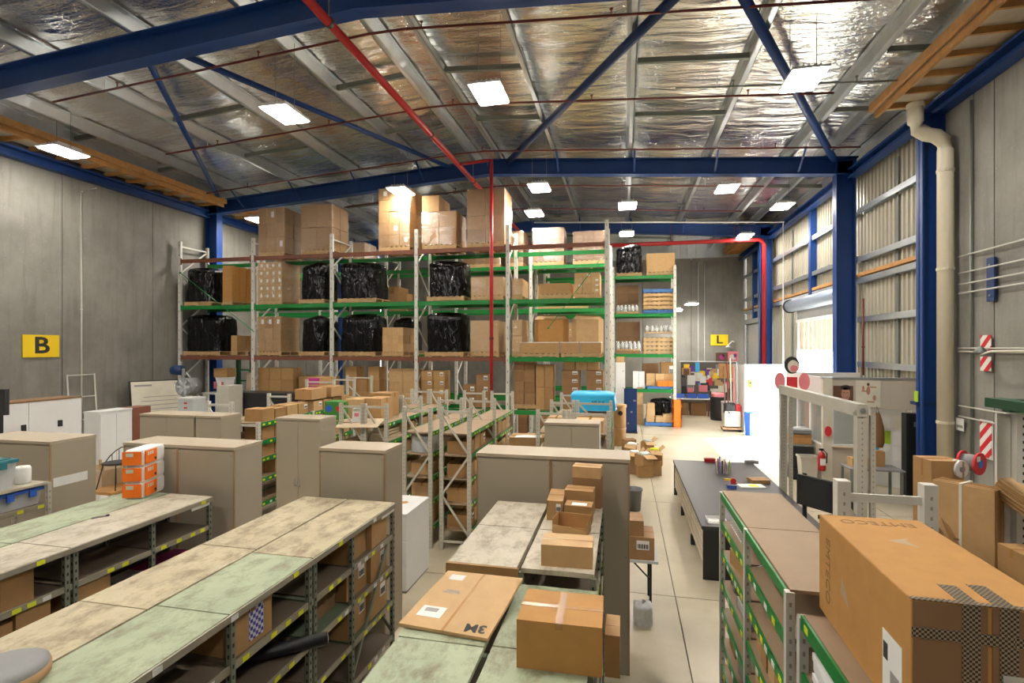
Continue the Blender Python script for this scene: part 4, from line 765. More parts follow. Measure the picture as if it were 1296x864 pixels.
for z, s in ((1.4, 'upper'), (1.05, 'third'), (.68, 'second')):
    fill('brown carton on the %s shelf behind the craft boxes' % s, 'craft shelving cartons, %s shelf' % s, gx(462, 8), gx(489, 8), 8.7 if z > 1.3 else 8.1, 9.4, z, .15, .26, 'kraft', 4); fill('brown carton deep on the %s shelf behind the craft boxes' % s, 'deep craft shelving cartons, %s shelf' % s, gx(462, 8), gx(489, 8), 9.6, 10.9, z, .15, .26, 'kraft', 4)
x3 = gx(327, 7.35)
run('long green lipped shelving with cartons beside the tall two door cabinet', x3-.45, x3, [7.35, 8.85, 10.35], [.45, .85, 1.18, 1.46, 1.76], 1.78, 'whitesteel', hh=.07); run('green lipped shelving with tall white frames backing the carton shelving', x3-.95, x3-.5, [7.35, 8.85, 10.35], [.45, .85, 1.18, 1.46, 1.74], 2.1, 'whitesteel', hh=.07)
for z, h, s in ((1.76, .22, 'top'), (1.46, .24, 'upper'), (1.18, .22, 'middle'), (.85, .26, 'lower')):
    for a_, b_ in ((7.5, 8.8), (8.95, 10.3)): fill('brown carton with printed end on the %s tier beside the tall cabinet' % s, 'tall cabinet shelving cartons, %s tier' % s, x3-.42, x3-.03, a_, b_, z, h*.8, h, 'kraft', 4, .9)
carton('brown carton stacked high on the shelving behind the cabinet gap', x3-.2, 9.1, 1.99, .5, .36, .2, 'kraft', R(90)); carton('brown carton with purple side stacked by the white frames', x3-.15, 9.7, 1.99, .5, .36, .2, 'kraft', R(90))
for k in range(3): c = carton('carton with magenta printed panel stacked behind the cabinet', gx(402, 11)+.0, 11.15, 1.72+.19*k, .5, .4, .185, 'kraft', R(8), 'magenta printed cartons'); bx('printed_panel', 'magenta', -.46, .1, -.506, -.5, .1, .9, c)
run('beige framed shelving under the magenta printed cartons', gx(385, 10.6), gx(420, 10.6), [10.7, 11.6, 12.5], [.5, 1.1, 1.7], 2.25)
mid('beige framed shelving behind the half hidden cabinet, left twin', 681, 714, 7.8, [7.8, 9.3, 10.8], [.3, .7, 1.1, 1.45, 1.7], 2.05)['label'] = 'beige framed shelving behind the half hidden two door cabinet, beside the floor joint'
mid('x', 720, 770, 7.8, [7.8, 9.3, 10.8], [.3, .7, 1.1, 1.45, 1.7], 2.05)['label'] = 'beige framed shelving carrying the bright blue sack'
t = thing('blue_sack', 'bright blue printed sack draped over the shelving', 'sack', (gx(751, 10.3), 10.4, 1.7)); lump('bag', 0, 'skyblue', t, (0, 0, .06), (.86, .5, .36)); lump('hanging_fold', 3, 'skyblue', t, (-.28, -.18, -.25), (.2, .12, .5)); text('lettering', 'MULE', 'ink', .1, t, (.1, -.262, .22), (R(90), 0, 0))
for a_, b_, x0_, x1_, s in ((7.95, 9.2, gx(681, 7.8), gx(714, 7.8), 'beside the floor joint'), (7.95, 9.2, gx(720, 7.8), gx(770, 7.8), 'below the blue sack')):
    for z in (1.7, 1.45, 1.1): fill('pale carton on the shelving '+s, 'cartons on shelving '+s, x0_+.05, x1_-.05, a_, b_, z, .12, .2, 'kraftlight', 3, .75)
carton('large flat brown carton with papers on it beyond the twin shelving', gx(664, 9.2), 9.5, .9, .62, .5, .45, 'kraft', R(4)); carton('brown carton supporting the flat papered carton', gx(664, 9.2), 9.5, 0, .7, .6, .9, 'kraftred')
t = thing('paper_stack', 'loose white papers on the flat brown carton', 'papers', (gx(664, 9.2), 9.35, 1.35)); [bx('sheet', 'paper', -.2+.05*k, .1+.06*k, -.1, .12, .004*k, .004*k+.003, t) for k in range(4)]
plain('brownleather', (.24, .12, .05), .6)
plain('arrowgrey', (.40, .30, .20), .6)
# ================================================================ right hand side: green racking by the camera
GV = [.12, .36, .58, .83, 1.06, 1.31, 1.55]
g = run('green lipped shelving with hardboard tops running from the black bench', .80, 1.24, [2.80, 3.7, 4.6], GV, 1.79, 'whitesteel', 'green', 'hardboard', .055, (-1,), True, a=.04, brace=False); tops(g, 0, .45, [-.01, .9, 1.81], ['hardboard', 'hardboard'], 1.8, .016)
for k in (0, .9): bx('top_beam', 'green', -.014, -.002, k+.02, k+.88, 1.735, 1.79, g)
for y in (0, .9, 1.8): MB().bar((0, y, 1.5), (.44, y, 1.7), .015, .025).obj('frame_brace', 'whitesteel', g)
g3 = run('green lipped shelving under the big carton with white boxes inside', .83, 1.27, [.9, 1.8, 2.70], [.3, .7, 1.15, 1.46], 1.72, 'whitesteel', 'green', 'hardboard', .06, (-1,), True, a=.04, brace=False); tops(g3, 0, .45, [0, .9, 1.8], ['hardboard', 'hardboard'], 1.73, .016)
for k in (0, .9): b_ = bx('top_beam', 'green', -.014, -.002, k+.02, k+.88, 1.665, 1.735, g3); bx('beam_label', 'labelyellow', -.016, -.014, k+.78, k+.83, 1.685, 1.715, g3); bx('beam_label', 'paper', -.016, -.014, k+.28, k+.38, 1.685, 1.715, g3)
hb = run('pale framed shelving carrying the back of the big carton', 1.33, 1.80, [1.5, 2.6, 3.6], [.3, .8, 1.25], 1.70, 'whitesteel', 'green', 'hardboard', .06, (1,), False, a=.06, brace=False); post(hb, .0, 2.1, 2.17, 'whitesteel', .075, 'greygrey'); post(hb, .47, 2.1, 2.17, 'whitesteel', .075, 'greygrey')
bx('shelf', 'hardboard', 0, .47, 0, 1.55, 1.712, 1.73, hb); bx('cross_bar', 'whitesteel', .03, .44, 2.09, 2.11, 2.04, 2.09, hb); MB().bar((.03, 2.1, 2.0), (.44, 2.1, 1.4), .02, .03).obj('frame_brace', 'whitesteel', hb)
# contents of the green racking
def gcart(s, y, z, sx, sy, sz, x=.93, mat='kraft', grp=None, rz=0): return carton(s, x+.05, y, z, sx, sy, sz, mat, R(rz), grp)
random.seed(11)
for z, hs, s in ((1.06, .19, 'sixth'), (.83, .18, 'fifth'), (.36, .18, 'second')):
    for k in range(5): gcart('small brown carton on the %s shelf up of the green racking' % s, 2.93+.155*k, z, .26, .13, hs*random.uniform(.75, 1), .9+random.uniform(-.02, .03), 'kraft' if k % 2 else 'kraftlight', 'small cartons on the %s green shelf' % s)
gcart('wide brown carton deep on the seventh shelf of the green racking', 3.42, 1.31, .26, .2, .17, .96, 'kraft'); gcart('brown carton at the far end of the green racking, below the wire basket', 4.2, 1.31, .3, .3, .12, .93, 'kraft', None, 8); gcart('brown carton at the bottom far end of the green racking', 4.4, .36, .22, .22, .3, .9); gcart('pale box behind the middle post under the hardboard top', 3.55, 1.55, .2, .2, .12, .95, 'paper'); gcart('narrow carton standing low at the far end of the green racking', 4.05, .12, .25, .2, .18, .9)
t = thing('grey_crate', 'grey slatted plastic crate tilted on the green racking', 'crate', (.98, 3.97, .60), R(6)); m = MB(); m.box(-.14, .14, -.13, .13, 0, .012)
for s in (-1, 1): m.box(s*.14-.006, s*.14+.006, -.13, .13, 0, .2); m.box(-.14, .14, s*.13-.006, s*.13+.006, 0, .2)
m.obj('crate_body', 'greygrey', t); m = MB().box(-.155, .155, -.145, .145, .195, .21); m.obj('rim', 'clear', t)
t = thing('wire_basket', 'white wire basket under the hardboard top of the green racking', 'basket', (1.0, 4.3, 1.55)); m = MB()
for k in range(9): y = -.2+k*.05; m.bar((-.15, y, 0), (-.15, y, .15), .005); m.bar((.15, y, 0), (.15, y, .15), .005); m.bar((-.15, y, 0), (.15, y, 0), .005)
for z in (0, .075, .15): m.bar((-.15, -.2, z), (-.15, .2, z), .007); m.bar((.15, -.2, z), (.15, .2, z), .007); m.bar((-.15, -.2, z), (.15, -.2, z), .007); m.bar((-.15, .2, z), (.15, .2, z), .007)
m.obj('wire_frame', 'white', t); bx('folded_paper', 'paper', -.1, .1, -.15, .12, .006, .1, t)
t = thing('black_case', 'black storage case standing in the end bay of the green racking', 'case', (1.02, 4.38, .83)); bx('body', 'black', -.16, .16, -.17, .15, 0, .3, t); bx('lid_rim', 'blackbench', -.165, .165, -.175, .155, .24, .26, t); bx('latch', 'greysteel', -.172, -.165, -.03, .03, .22, .27, t)
t = thing('grey_tray', 'grey letter tray on the middle green shelf', 'tray', (.98, 3.98, 1.06)); m = MB().box(-.15, .15, -.18, .18, 0, .01); m.box(-.15, -.14, -.18, .18, 0, .07).box(.14, .15, -.18, .18, 0, .07).box(-.15, .15, .17, .18, 0, .07); m.obj('tray', 'clear', t); bx('paper_sheets', 'paper', -.12, .12, -.15, .14, .011, .03, t)
for k in range(2):
    t = thing('white_box', 'flat white printed box, %s of two under the big carton' % ('lower', 'upper')[k], 'box', (.95, 2.4+.02*k, 1.46+.078*k), R(-4-3*k)); bx('base', 'white', -.13, .13, -.15, .15, 0, .06, t); bx('lid', 'paper', -.134, .134, -.154, .154, .045, .076, t)
    for q in range(5): bx('print_line', 'greyink', -.09+.015*q, -.085+.015*q, -.06, .07, .076, .077, t)
    bx('arrow_mark', 'ink', -.03, .03, .1, .12, .076, .077, t); bx('arrow_mark', 'ink', .02, .08, -.12, -.1, .076, .077, t)
carton('plain brown carton beside the white printed boxes', .98, 2.05, 1.46, .28, .24, .18, 'kraftred', R(3)); carton('dark carton low under the big carton', .98, 2.35, 1.15, .26, .3, .2, 'kraftred', R(-3))
# the big carton
t = thing('big_carton', 'big tan carton with checked tape and lettering on the green shelving', 'carton', (1.13, 2.34, 1.732), R(-1.5)); W_, D_, H_ = .425, .88, .455
m = MB().box(-W_/2, W_/2, -D_/2, D_/2, 0, H_); o = m.obj('body', 'kraftorange', t); bv = o.modifiers.new('soft', 'BEVEL'); bv.width = .006; bv.segments = 2
f = -D_/2
bx('end_flap', 'kraftdark', -W_/2+.004, -.006, f-.003, f, .004, H_-.006, t); bx('end_flap', 'kraftdark', .006, W_/2-.004, f-.003, f, .004, H_-.006, t)
for x0_, x1_ in ((-.075, -.025), (.025, .075)): bx('checked_tape', 'checktape', x0_, x1_, f-.0052, f-.003, 0, H_, t)
bx('checked_tape', 'checktape', -.075, -.02, f-.002, f+.14, H_, H_+.0015, t); bx('checked_tape', 'checktape', .02, .075, f-.002, f+.16, H_, H_+.0015, t)
bx('checked_tape', 'checktape', -W_/2-.002, W_/2+.002, f-.0062, f-.004, H_-.12, H_-.085, t); bx('checked_tape', 'checktape', -W_/2-.001, W_/2+.001, f-.003, f+.02, H_+.0005, H_+.0022, t)
bx('film_pocket', 'silverfilm', .03, W_/2, f-.009, f-.0065, .05, .25, t); text('lettering', '12.2', 'ink', .05, t, (.14, f-.0095, .17), (R(90), 0, 0))
l = bx('shipping_label', 'paper', -W_/2-.0015, -W_/2, f+.06, f+.2, .04, .26, t)
for k in range(7): bx('barcode', 'ink', -W_/2-.0025, -W_/2-.0015, f+.16+.005*k, f+.162+.005*k, .16, .22, t)
bx('barcode', 'greyink', -W_/2-.0025, -W_/2-.0015, f+.08, f+.14, .07, .14, t)
text('lettering', 'EMTECO', 'kraftdark', .075, t, (0, D_/2-.09, H_+.0005), (0, 0, pi), .0006, sx=1.05); text('lettering', 'EMTECO', 'kraftdark', .075, t, (-W_/2-.0005, D_/2-.12, H_/2), (R(90), R(90), R(-90)), .0006, sx=1.05)
for k, (x, y) in enumerate(((.02, .12),)): MB().face((x-.07, y-.0, H_+.0006), (x+.02, y-.06, H_+.0006), (x+.0, y+.01, H_+.0006), (x+.03, y+.05, H_+.0006)).obj('print_patch', 'arrowgrey', t)
MB().face((-W_/2-.0006, .16, .2), (-W_/2-.0006, .07, .17), (-W_/2-.0006, .1, .22), (-W_/2-.0006, .15, .28)).obj('print_patch', 'arrowgrey', t)
# shelves of folded cartons to the right
j = run('shelving with green lips holding the bundled flat cartons', 2.5, 2.8, [3.2, 4.2, 5.35], [.3, .75, 1.27], 1.3, 'whitesteel', 'green', 'black', .07, (-1,), True, a=.06, brace=False)
kx = gx(1290, 4.75); k_ = run('tall pale shelving with dark green top beam by the concrete wall', kx, kx+.6, [3.6, 4.75], [.5, 1.0], 2.5, 'whitesteel', 'darkgreen', 'hardboard', .07, (-1,), True, a=.09, brace=False); bx('top_beam', 'darkgreen', -.12, .68, 1.06, 1.14, 2.5, 2.6, k_); bx('top_beam', 'darkgreen', -.2, -.08, -.0, 1.2, 2.53, 2.6, k_); bx('side_panel', 'whitesteel', -.14, -.05, 1.16, 1.19, .1, 2.48, k_)
def flatbundle(label, loc, rot, w_, h_, n, th=.012, strap=True):
    t = thing('flat_carton_bundle', label, 'carton bundle', loc); t.rotation_euler = rot
    for k in range(n): q = random.uniform(-.006, .006); bx('flat_carton', 'kraft' if k else 'kraftlight', -w_/2+q, w_/2+q, k*th+.001, k*th+th*.86, q+.01, h_+q, t)
    for z0, z1 in ((.0, .33), (.33, .67), (.67, 1.0)): pass
    if strap: bx('strap', 'cream', -.02, .0, -.004, n*th+.004, -.004+.01, h_+.012, t)
    return t
flatbundle('upright strapped bundle of folded brown cartons on the shelf', (2.629, 4.787, 1.28), (R(0), 0, R(-50)), .40, .62, 15)
b = flatbundle('slanting strapped bundle of folded cartons leaning over the upright bundle', (3.25, 4.55, 1.82), (R(-62), 0, R(25)), .62, .36, 12)
carton('tall brown carton standing behind the upright folded bundle', gx(1187, 5.25), 5.25, 1.28, .26, .24, .74, 'kraft', R(6)); carton('brown carton with barcode label below the flap of the bundle', gx(1206, 4.55), 4.42, 1.28, .27, .22, .15, 'kraft', R(-8), None, True); carton('crumpled brown carton beside the pale frame post', gx(1171, 4.9), 4.95, 1.28, .13, .2, .24, 'kraftred', R(20)); carton('brown carton at the shelf end under the tall pale shelving', gx(1287, 4.4), 4.3, 1.28, .2, .25, .3, 'kraft', R(3))
t = thing('loose_flap', 'bent cardboard flap jutting out of the upright bundle', 'cardboard', (gx(1215, 4.65), 4.68, 1.45)); m = MB(); m.face((-.12, -.02, .22), (.0, .1, .12), (.05, .05, -.02), (-.08, -.1, .0)); m.face((-.12, -.014, .22), (-.08, -.094, .0), (.05, .056, -.02), (.0, .106, .12)); m.obj('flap', 'kraft', t); bx('crease', 'kraftdark', -.03, .0, -.02, .0, .05, .06, t)
def reel(label, loc, r, wd, mc, mr, rz):
    t = thing('tape_reel', label, 'reel', loc, rz); a = MB()
    for y in (0, wd): MB().tube([(0, y-.008, r), (0, y+.008, r)], r, 24).obj('flange', mr, t)
    MB().tube([(0, 0, r), (0, wd, r)], r*.75, 20).obj('wound_tape', mc, t, True); MB().tube([(0, -.011, r), (0, -.008, r)], r*.38, 16).obj('centre_label', 'bluelid' if mr == 'redsign' else 'greygrey', t); bx('sticker', 'paper', -r*.6, -r*.1, -.012, -.009, r*1.25, r*1.7, t)
reel('red flanged reel with a blue centre label on the folded cartons', (gx(1230, 5.3), 5.2, 1.9), .095, .12, 'greygrey', 'redsign', R(35)); reel('white reel standing beside the red reel', (gx(1203, 5.3), 5.15, 1.88), .075, .04, 'white', 'white', R(25))
# ================================================================ black bench
x0, y0 = 1.0, 7.05
t = thing('workbench', 'long black topped bench with banks of small labelled drawers', 'bench', (x0, y0, 0)); bx('bench_top', 'blackbench', -.02, 1.5, 0, 4.02, .64, .69, t); bx('end_panel', 'black', -.005, 1.49, 0, .03, 0, .64, t); bx('end_panel', 'black', -.005, 1.49, 3.98, 4.01, .12, .64, t)
dm = MB().box(-.5, .5, 0, 1, -.5, .5); dm.m = 1; dm.box(-.56, -.5, .2, .8, -.2, .25); dm = dm.mesh('drawer_front', ['ply', 'paper'])
bx('carcass', 'edgewood', .03, 1.45, .05, 3.95, .15, .63, t)
for u in range(3):
    for c_ in range(10):
        for r_ in range(4): link('drawer', dm, t, (.02, .08+u*1.3+c_*.127, .21+r_*.118), (.02, .115, .106))
for y in (1.2, 2.6, 3.9): bx('leg', 'black', -.01, .05, y, y+.06, 0, .15, t); bx('leg', 'black', 1.43, 1.48, y, y+.06, 0, .15, t)
def onb(px, py, z=.69): return (*gp(px, py, z), z)
t = thing('wire_organiser', 'wire pen organiser full of pens on the black bench', 'organiser', onb(915, 599)); m = MB(); [m.bar((-.12+.04*k, -.08, 0), (-.12+.04*k, -.08, .16), .006) for k in range(7)]; [m.bar((-.12+.04*k, .08, 0), (-.12+.04*k, .08, .16), .006) for k in range(7)]; [m.bar((-.12, y, z), (.12, y, z), .006) for y in (-.08, .08) for z in (0, .08, .16)]; m.obj('wire_cage', 'greysteel', t)
for k in range(8): MB().tube([(-.1+.028*k, .02*(k % 3-1), 0), (-.12+.034*k, .04*(k % 3-1), .24+.03*(k % 3))], .01, 6).obj('pen', ('white', 'red', 'bluelid', 'ink', 'clear', 'pink', 'white', 'lime')[k], t)
carton('small flat tan carton on the black bench', *onb(960, 610), .3, .22, .06, 'kraft', R(12)); t = thing('paper_pad', 'white paper pad with a yellow note on the black bench', 'papers', onb(951, 616), R(10)); bx('pad', 'paper', -.2, .2, -.1, .12, 0, .02, t); bx('yellow_note', 'labelyellow', -.03, .1, -.06, .06, .02, .023, t)
t = thing('red_box', 'small red box at the far edge of the black bench', 'box', onb(898, 584)); bx('body', 'red', -.1, .1, -.05, .05, 0, .06, t); bx('lid', 'red', -.105, .105, -.055, .055, .045, .07, t)
t = thing('tape_dispenser', 'red and yellow tape dispenser on the black bench', 'dispenser', onb(928, 612)); MB().tube([(0, -.02, .05), (0, .02, .05)], .045, 14).obj('roll', 'redsign', t); bx('handle', 'yellow', -.14, -.02, -.015, .015, .05, .08, t); bx('base', 'redsign', -.04, .06, -.02, .02, 0, .02, t)
t = thing('blue_box', 'small dark blue box beside the tape dispenser', 'box', onb(926, 617)); bx('body', 'bluelid', -.07, .07, -.04, .04, 0, .04, t); bx('lid', 'navy', -.072, .072, -.042, .042, .03, .045, t)
t = thing('white_tray', 'white wire tray on the near end of the black bench', 'tray', onb(906, 660)); m = MB().box(-.12, .12, -.09, .09, 0, .01); m.box(-.12, -.11, -.09, .09, 0, .05).box(.11, .12, -.09, .09, 0, .05).box(-.12, .12, .08, .09, 0, .05); m.obj('tray', 'white', t); bx('papers', 'paper', -.09, .09, -.06, .06, .011, .02, t)
t = thing('grey_box', 'small grey box at the far corner of the black bench', 'box', onb(951, 586)); bx('body', 'greygrey', -.12, .12, -.06, .06, 0, .06, t); bx('lid', 'clear', -.125, .125, -.065, .065, .05, .065, t)
# desk with a screen behind the green racking
t = thing('desk', 'grey desk with a black screen between green shelving and black bench', 'desk', (1.75, 6.2, 0)); bx('desk_top', 'greygrey', 0, .78, 0, .8, .70, .74, t); [bx('leg', 'greysteel', x, x+.05, y, y+.05, 0, .70, t) for x in (.02, .70) for y in (.02, .72)]
X_, Y_ = gp(1022, 640, .74)
t = thing('monitor', 'black flat screen on a post stand above the desk', 'monitor', (2.2, 6.72, .74), R(-52)); bx('screen_case', 'black', -.22, .22, -.02, .02, .36, .72, t); bx('screen', 'screen', -.205, .205, -.023, -.02, .375, .705, t); bx('arm', 'black', -.03, .03, .02, .1, .48, .54, t); bx('arm', 'black', -.2, .03, .07, .1, .48, .54, t); MB().tube([(-.2, .1, 0), (-.2, .1, .72)], .025, 12).obj('stand_post', 'black', t); bx('base', 'black', -.3, -.05, .0, .2, 0, .015, t)
t = thing('keyboard', 'black keyboard lying on the desk', 'keyboard', (1.95, 6.4, .74), R(0)); bx('base', 'black', -.22, .22, -.07, .07, 0, .02, t)
for r_ in range(4):
    m = MB(); [m.box(-.21+.03*c_, -.185+.03*c_, -.062+.032*r_, -.036+.032*r_, .02, .027) for c_ in range(14)]; m.obj('key_row', 'greygrey', t)
for k in range(5): t = thing('papers', 'loose paper or note among the clutter on the desk', 'papers', (2.3+.05*k, 6.3+.12*k, .74), R(20*k), 'papers on the desk'); bx('sheet', ('paper', 'labelyellow', 'paper', 'clear', 'paper')[k], -.07, .07, -.09, .09, 0, .012+.004*k, t); bx('print', 'greyink', -.05, .05, -.06, -.03, .012+.004*k, .0125+.004*k, t)
t = thing('office_chair', 'black chair standing beyond the beige gantry', 'chair', (3.1, 8.4, 0), R(20)); m = MB(); m.box(-.22, .22, -.2, .2, .44, .5); m.obj('seat', 'black', t); MB().box(-.2, .2, -.24, -.19, .55, .8).obj('backrest', 'black', t); MB().tube([(0, 0, .08), (0, 0, .44)], .03, 10).obj('gas_lift', 'greysteel', t)
for a in range(5): MB().bar((0, 0, .08), (.26*cos(a*1.257), .26*sin(a*1.257), .05), .04, .03).obj('leg', 'black', t)
# beige gantry: three posts with a long top rail
t = thing('gantry_frame', 'beige steel frame with perforated posts and a long top rail', 'frame', (2.6, 6.53, 0)); 
for y, zt in ((0, 2.27), (2.9, 2.34)):
    post(t, 0, y, zt, 'beigesteel', .10, 'greygrey')
    post(t, .12, y, zt-.03, 'beigesteel', .05, 'greygrey')
bx('top_rail', 'beigesteel', -.05, .05, -.06, 2.97, 2.22, 2.36, t); bx('top_rail', 'whitesteel', .055, .075, -.06, 2.97, 2.24, 2.34, t); MB().tube([(.0, -.062, 2.29), (.0, -.07, 2.29)], .03, 10).obj('bolt', 'greygrey', t)
MB().bar((0, 0, 1.2), (0, .8, .2), .03, .04).obj('stay', 'beigesteel', t)
# ================================================================ office partition
wo = structure(thing('wall_office', None, None, (4.2, 12.2, 0))); OW = XR-4.22
bx('upper_panel', 'officewall', 0, .85, 0, .06, 1.7, 2.32, wo); bx('upper_panel', 'officewall', .86, OW, 0, .06, 1.7, 2.32, wo); bx('post', 'cream', -.06, .12, -.02, .08, 0, 2.34, wo); bx('post', 'officewall', .78, .86, -.01, .07, 0, 1.7, wo); bx('lower_panel', 'officewall', .12, .78, 0, .06, 0, .9, wo); bx('post', 'whitesteel', OW-.1, OW, -.01, .07, 0, 1.7, wo); bx('cap_rail', 'galv', -.08, OW, -.02, .09, 2.32, 2.36, wo)
bx('side_panel', 'officewall', 0, .06, .08, 2.7, 0, .85, wo); bx('side_panel', 'white', 0, .06, .08, 2.7, 1.75, 2.34, wo); [bx('mullion', 'white', -.01, .07, y, y+.07, .85, 1.75, wo) for y in (.08, .9, 1.8, 2.63)]; bx('back_panel', 'white', 0, OW, 2.7, 2.76, 0, 2.34, wo)
w1 = structure(thing('window_1', None, None, (4.32, 12.2, .9))); bx('pane', 'glass', .02, .64, .025, .033, .02, .78, w1); [bx('window_frame', 'white', *q, w1) for q in ((0, .66, -.01, .07, 0, .03), (0, .66, -.01, .07, .77, .8), (0, .03, -.01, .07, 0, .8), (.63, .66, -.01, .07, 0, .8))]; bx('window_sill', 'ply', -.02, .68, -.06, .0, -.03, 0, w1)
for n_, y in ((2, 12.35), (3, 13.17), (4, 14.07)): w2 = structure(thing('window_%d' % n_, None, None, (4.2, y, .87))); bx('pane', 'glass', .025, .033, .0, .74, 0, .86, w2); bx('window_frame', 'white', -.005, .065, -.01, .76, -.02, .01, w2)
d3 = structure(thing('door_3', None, None, (5.78, 12.32, 0), R(140))); bx('leaf', 'white', 0, .75, -.02, .02, .02, 1.68, d3); MB().tube([(.68, -.06, .85), (.68, .06, .85)], .02, 8).obj('door_handle', 'galv', d3)
tp = []
for k in range(9): bx('paper_notice', ('paper', 'paper', 'skyblue', 'paper', 'lime', 'paper', 'cream', 'paper', 'yellow')[k], .06+.22*(k % 3), .25+.22*(k % 3), .021, .025, .6+.33*(k//3), .88+.33*(k//3), d3); bx('paper_notice', ('paper', 'clear', 'paper', 'cream', 'paper', 'skyblue', 'paper', 'lime', 'paper')[k], .06+.22*(k % 3), .25+.22*(k % 3), -.025, -.021, .6+.33*(k//3), .88+.33*(k//3), d3)
t = thing('apron', 'brown leather apron hanging beside the office door', 'apron', (5.14, 12.1, .92)); m = MB()
for z, w_, d_ in ((0, .10, .04), (.12, .13, .05), (.4, .12, .05), (.66, .06, .03), (.72, .03, .02)): m.v += [(w_*cos(a*pi/6)*(1+.1*sin(a*2)), d_*sin(a*pi/6), z) for a in range(12)]
for i in range(4):
    for q in range(12): m.f.append((i*12+q, i*12+(q+1) % 12, i*12+12+(q+1) % 12, i*12+12+q)); m.mi.append(0)
m.obj('cloth', 'brownleather', t, True); MB().tube([(-.03, 0, .71), (0, .05, .85), (.03, 0, .71)], .008, 6).obj('neck_strap', 'brown', t)
def poster(label, x, y, z, w_, h_, bgm, marks, rz=0, cat='poster'):
    t = thing('poster', label, cat, (x, y, z), rz); bx('sheet', bgm, -w_/2, w_/2, -.004, .004, 0, h_, t)
    for kind, mt, cx_, cz_, a, b in marks:
        if kind == 'e': o = MB().tube([(0, -.0055, 0), (0, -.004, 0)], 1, 18).obj('printed_shape', mt, t, False, (cx_*w_, 0, cz_*h_)); o.scale = (a*w_, 1, b*h_)
        else: bx('printed_shape', mt, (cx_-a/2)*w_, (cx_+a/2)*w_, -.0055, -.004, (cz_-b/2)*h_, (cz_+b/2)*h_, t)
    return t
poster('dark poster with a smiling face on the office panel', 4.53, 12.19, 1.84, .38, .34, 'brown', [('e', 'skin', .12, .5, .22, .42), ('e', 'ink', .12, .9, .26, .15), ('r', 'cream', .12, .3, .16, .06), ('e', 'ink', .04, .58, .04, .03), ('e', 'ink', .2, .58, .04, .03)])
poster('cream poster with brown dancing figures on the office panel', 5.0, 12.19, 1.74, .46, .56, 'cream', [('e', 'skin', 0, .62, .08, .16), ('e', 'skin', -.2, .7, .05, .1), ('r', 'skin', -.12, .6, .3, .05), ('r', 'skin', .2, .75, .26, .05), ('e', 'brown', 0, .85, .06, .06), ('e', 'skin', .25, .35, .07, .1), ('r', 'edgewood', .1, .2, .3, .05)])
t = thing('display_cutout', 'pink and black cardboard display cutout standing above the office windows', 'cutout', (3.8, 13.1, 1.93), R(-8)); t.scale = (1.25,)*3; MB().tube([(0, 0, .52), (0, .02, .52)], .16, 20).obj('black_hair', 'ink', t).scale = (.8, 1, 1.0); o = MB().tube([(0, -.02, 0), (0, 0, 0)], .1, 18).obj('pale_face', 'cream', t, False, (.02, 0, .5)); o.scale = (.9, 1, 1.15); MB().tube([(.03, -.03, .46), (.03, -.02, .46)], .06, 14).obj('pink_mouth', 'pink', t)
for s in (-1, 1): o = MB().tube([(0, -.03, 0), (0, -.005, 0)], .12, 16).obj('pink_hand', 'pink', t, False, (s*.2, 0, .22)); o.scale = (.75, 1, 1.35)
bx('body_panel', 'redsign', -.09, .09, -.005, .012, -.05, .3, t); bx('white_base', 'paper', -.2, .2, .012, .02, -.08, .05, t)
poster('tall face poster fixed beside the navy column', gx(1178, 11.7), 11.6, gz(1178, 497, 11.6), .24, 1.05, 'skin', [('e', 'brown', .0, .6, .5, .25), ('e', 'skin', .15, .62, .3, .2), ('e', 'magenta', .1, .45, .16, .05), ('r', 'ink', 0, .15, 1, .3), ('e', 'ink', .0, .7, .08, .02)])
t = thing('brochure_shelf', 'dark blue wall shelf beside the downpipe column', 'shelf', (gx(1172, 11.55), 11.5, gz(1172, 512, 11.5))); bx('board', 'navy', -.25, .2, -.1, .1, 0, .06, t); bx('bracket', 'navy', .1, .14, -.08, .08, -.12, 0, t)
for k, c_ in enumerate(('lime', 'paper', 'green', 'paper')): q = thing('brochure', 'brochure standing on the dark blue wall shelf, %s cover' % ('lime', 'plain white', 'green', 'white striped')[k], 'brochure', (gx(1172, 11.55)-.17+.075*k, 11.5, gz(1172, 512, 11.5)+.06)); bx('cover', c_, -.03, .03, -.06, .06, 0, .2, q); bx('stripe', 'lime' if k == 3 else c_, -.031, .031, -.061, .061, .05, .08, q)
t = thing('dark_doorway_fill', 'tall black box standing in for the dark doorway between office door and column', 'locker', (5.75, 11.95, 0)); bx('body', 'black', -.2, .16, -.1, .1, 0, 1.66, t); bx('door', 'black', -.18, .14, -.115, -.1, .04, 1.62, t); bx('vent', 'greysteel', -.08, .04, -.118, -.115, 1.4, 1.5, t); t.name = 'doorway_fill'  # black box added in place of a dark doorway
x_, y_ = gp(1020, 612, 0)
t = thing('waste_bin', 'tall beige plastic bin beside the office windows', 'bin', (x_, y_-.1, 0)); m = MB(); p = [(-.17, -.15), (.17, -.15), (.17, .15), (-.17, .15)]
m.v += [(a*.8, b*.8, 0) for a, b in p]+[(a, b, .62) for a, b in p]+[(a*.92, b*.92, .62) for a, b in p]+[(a*.75, b*.75, .02) for a, b in p]
for r_ in range(3):
    for q in range(4): m.f.append((r_*4+q, r_*4+(q+1) % 4, r_*4+4+(q+1) % 4, r_*4+4+q)); m.mi.append(0)
m.f.append((12, 13, 14, 15)); m.mi.append(0); m.obj('body', 'beigesteel', t); m = MB(); [m.box(*q) for q in ((-.19, .19, -.17, -.15, .6, .64), (-.19, .19, .15, .17, .6, .64), (-.19, -.17, -.17, .17, .6, .64), (.17, .19, -.17, .17, .6, .64))]; m.obj('rim', 'beigesteel', t)
x_, y_ = gx(1014, 13.1), 13.1
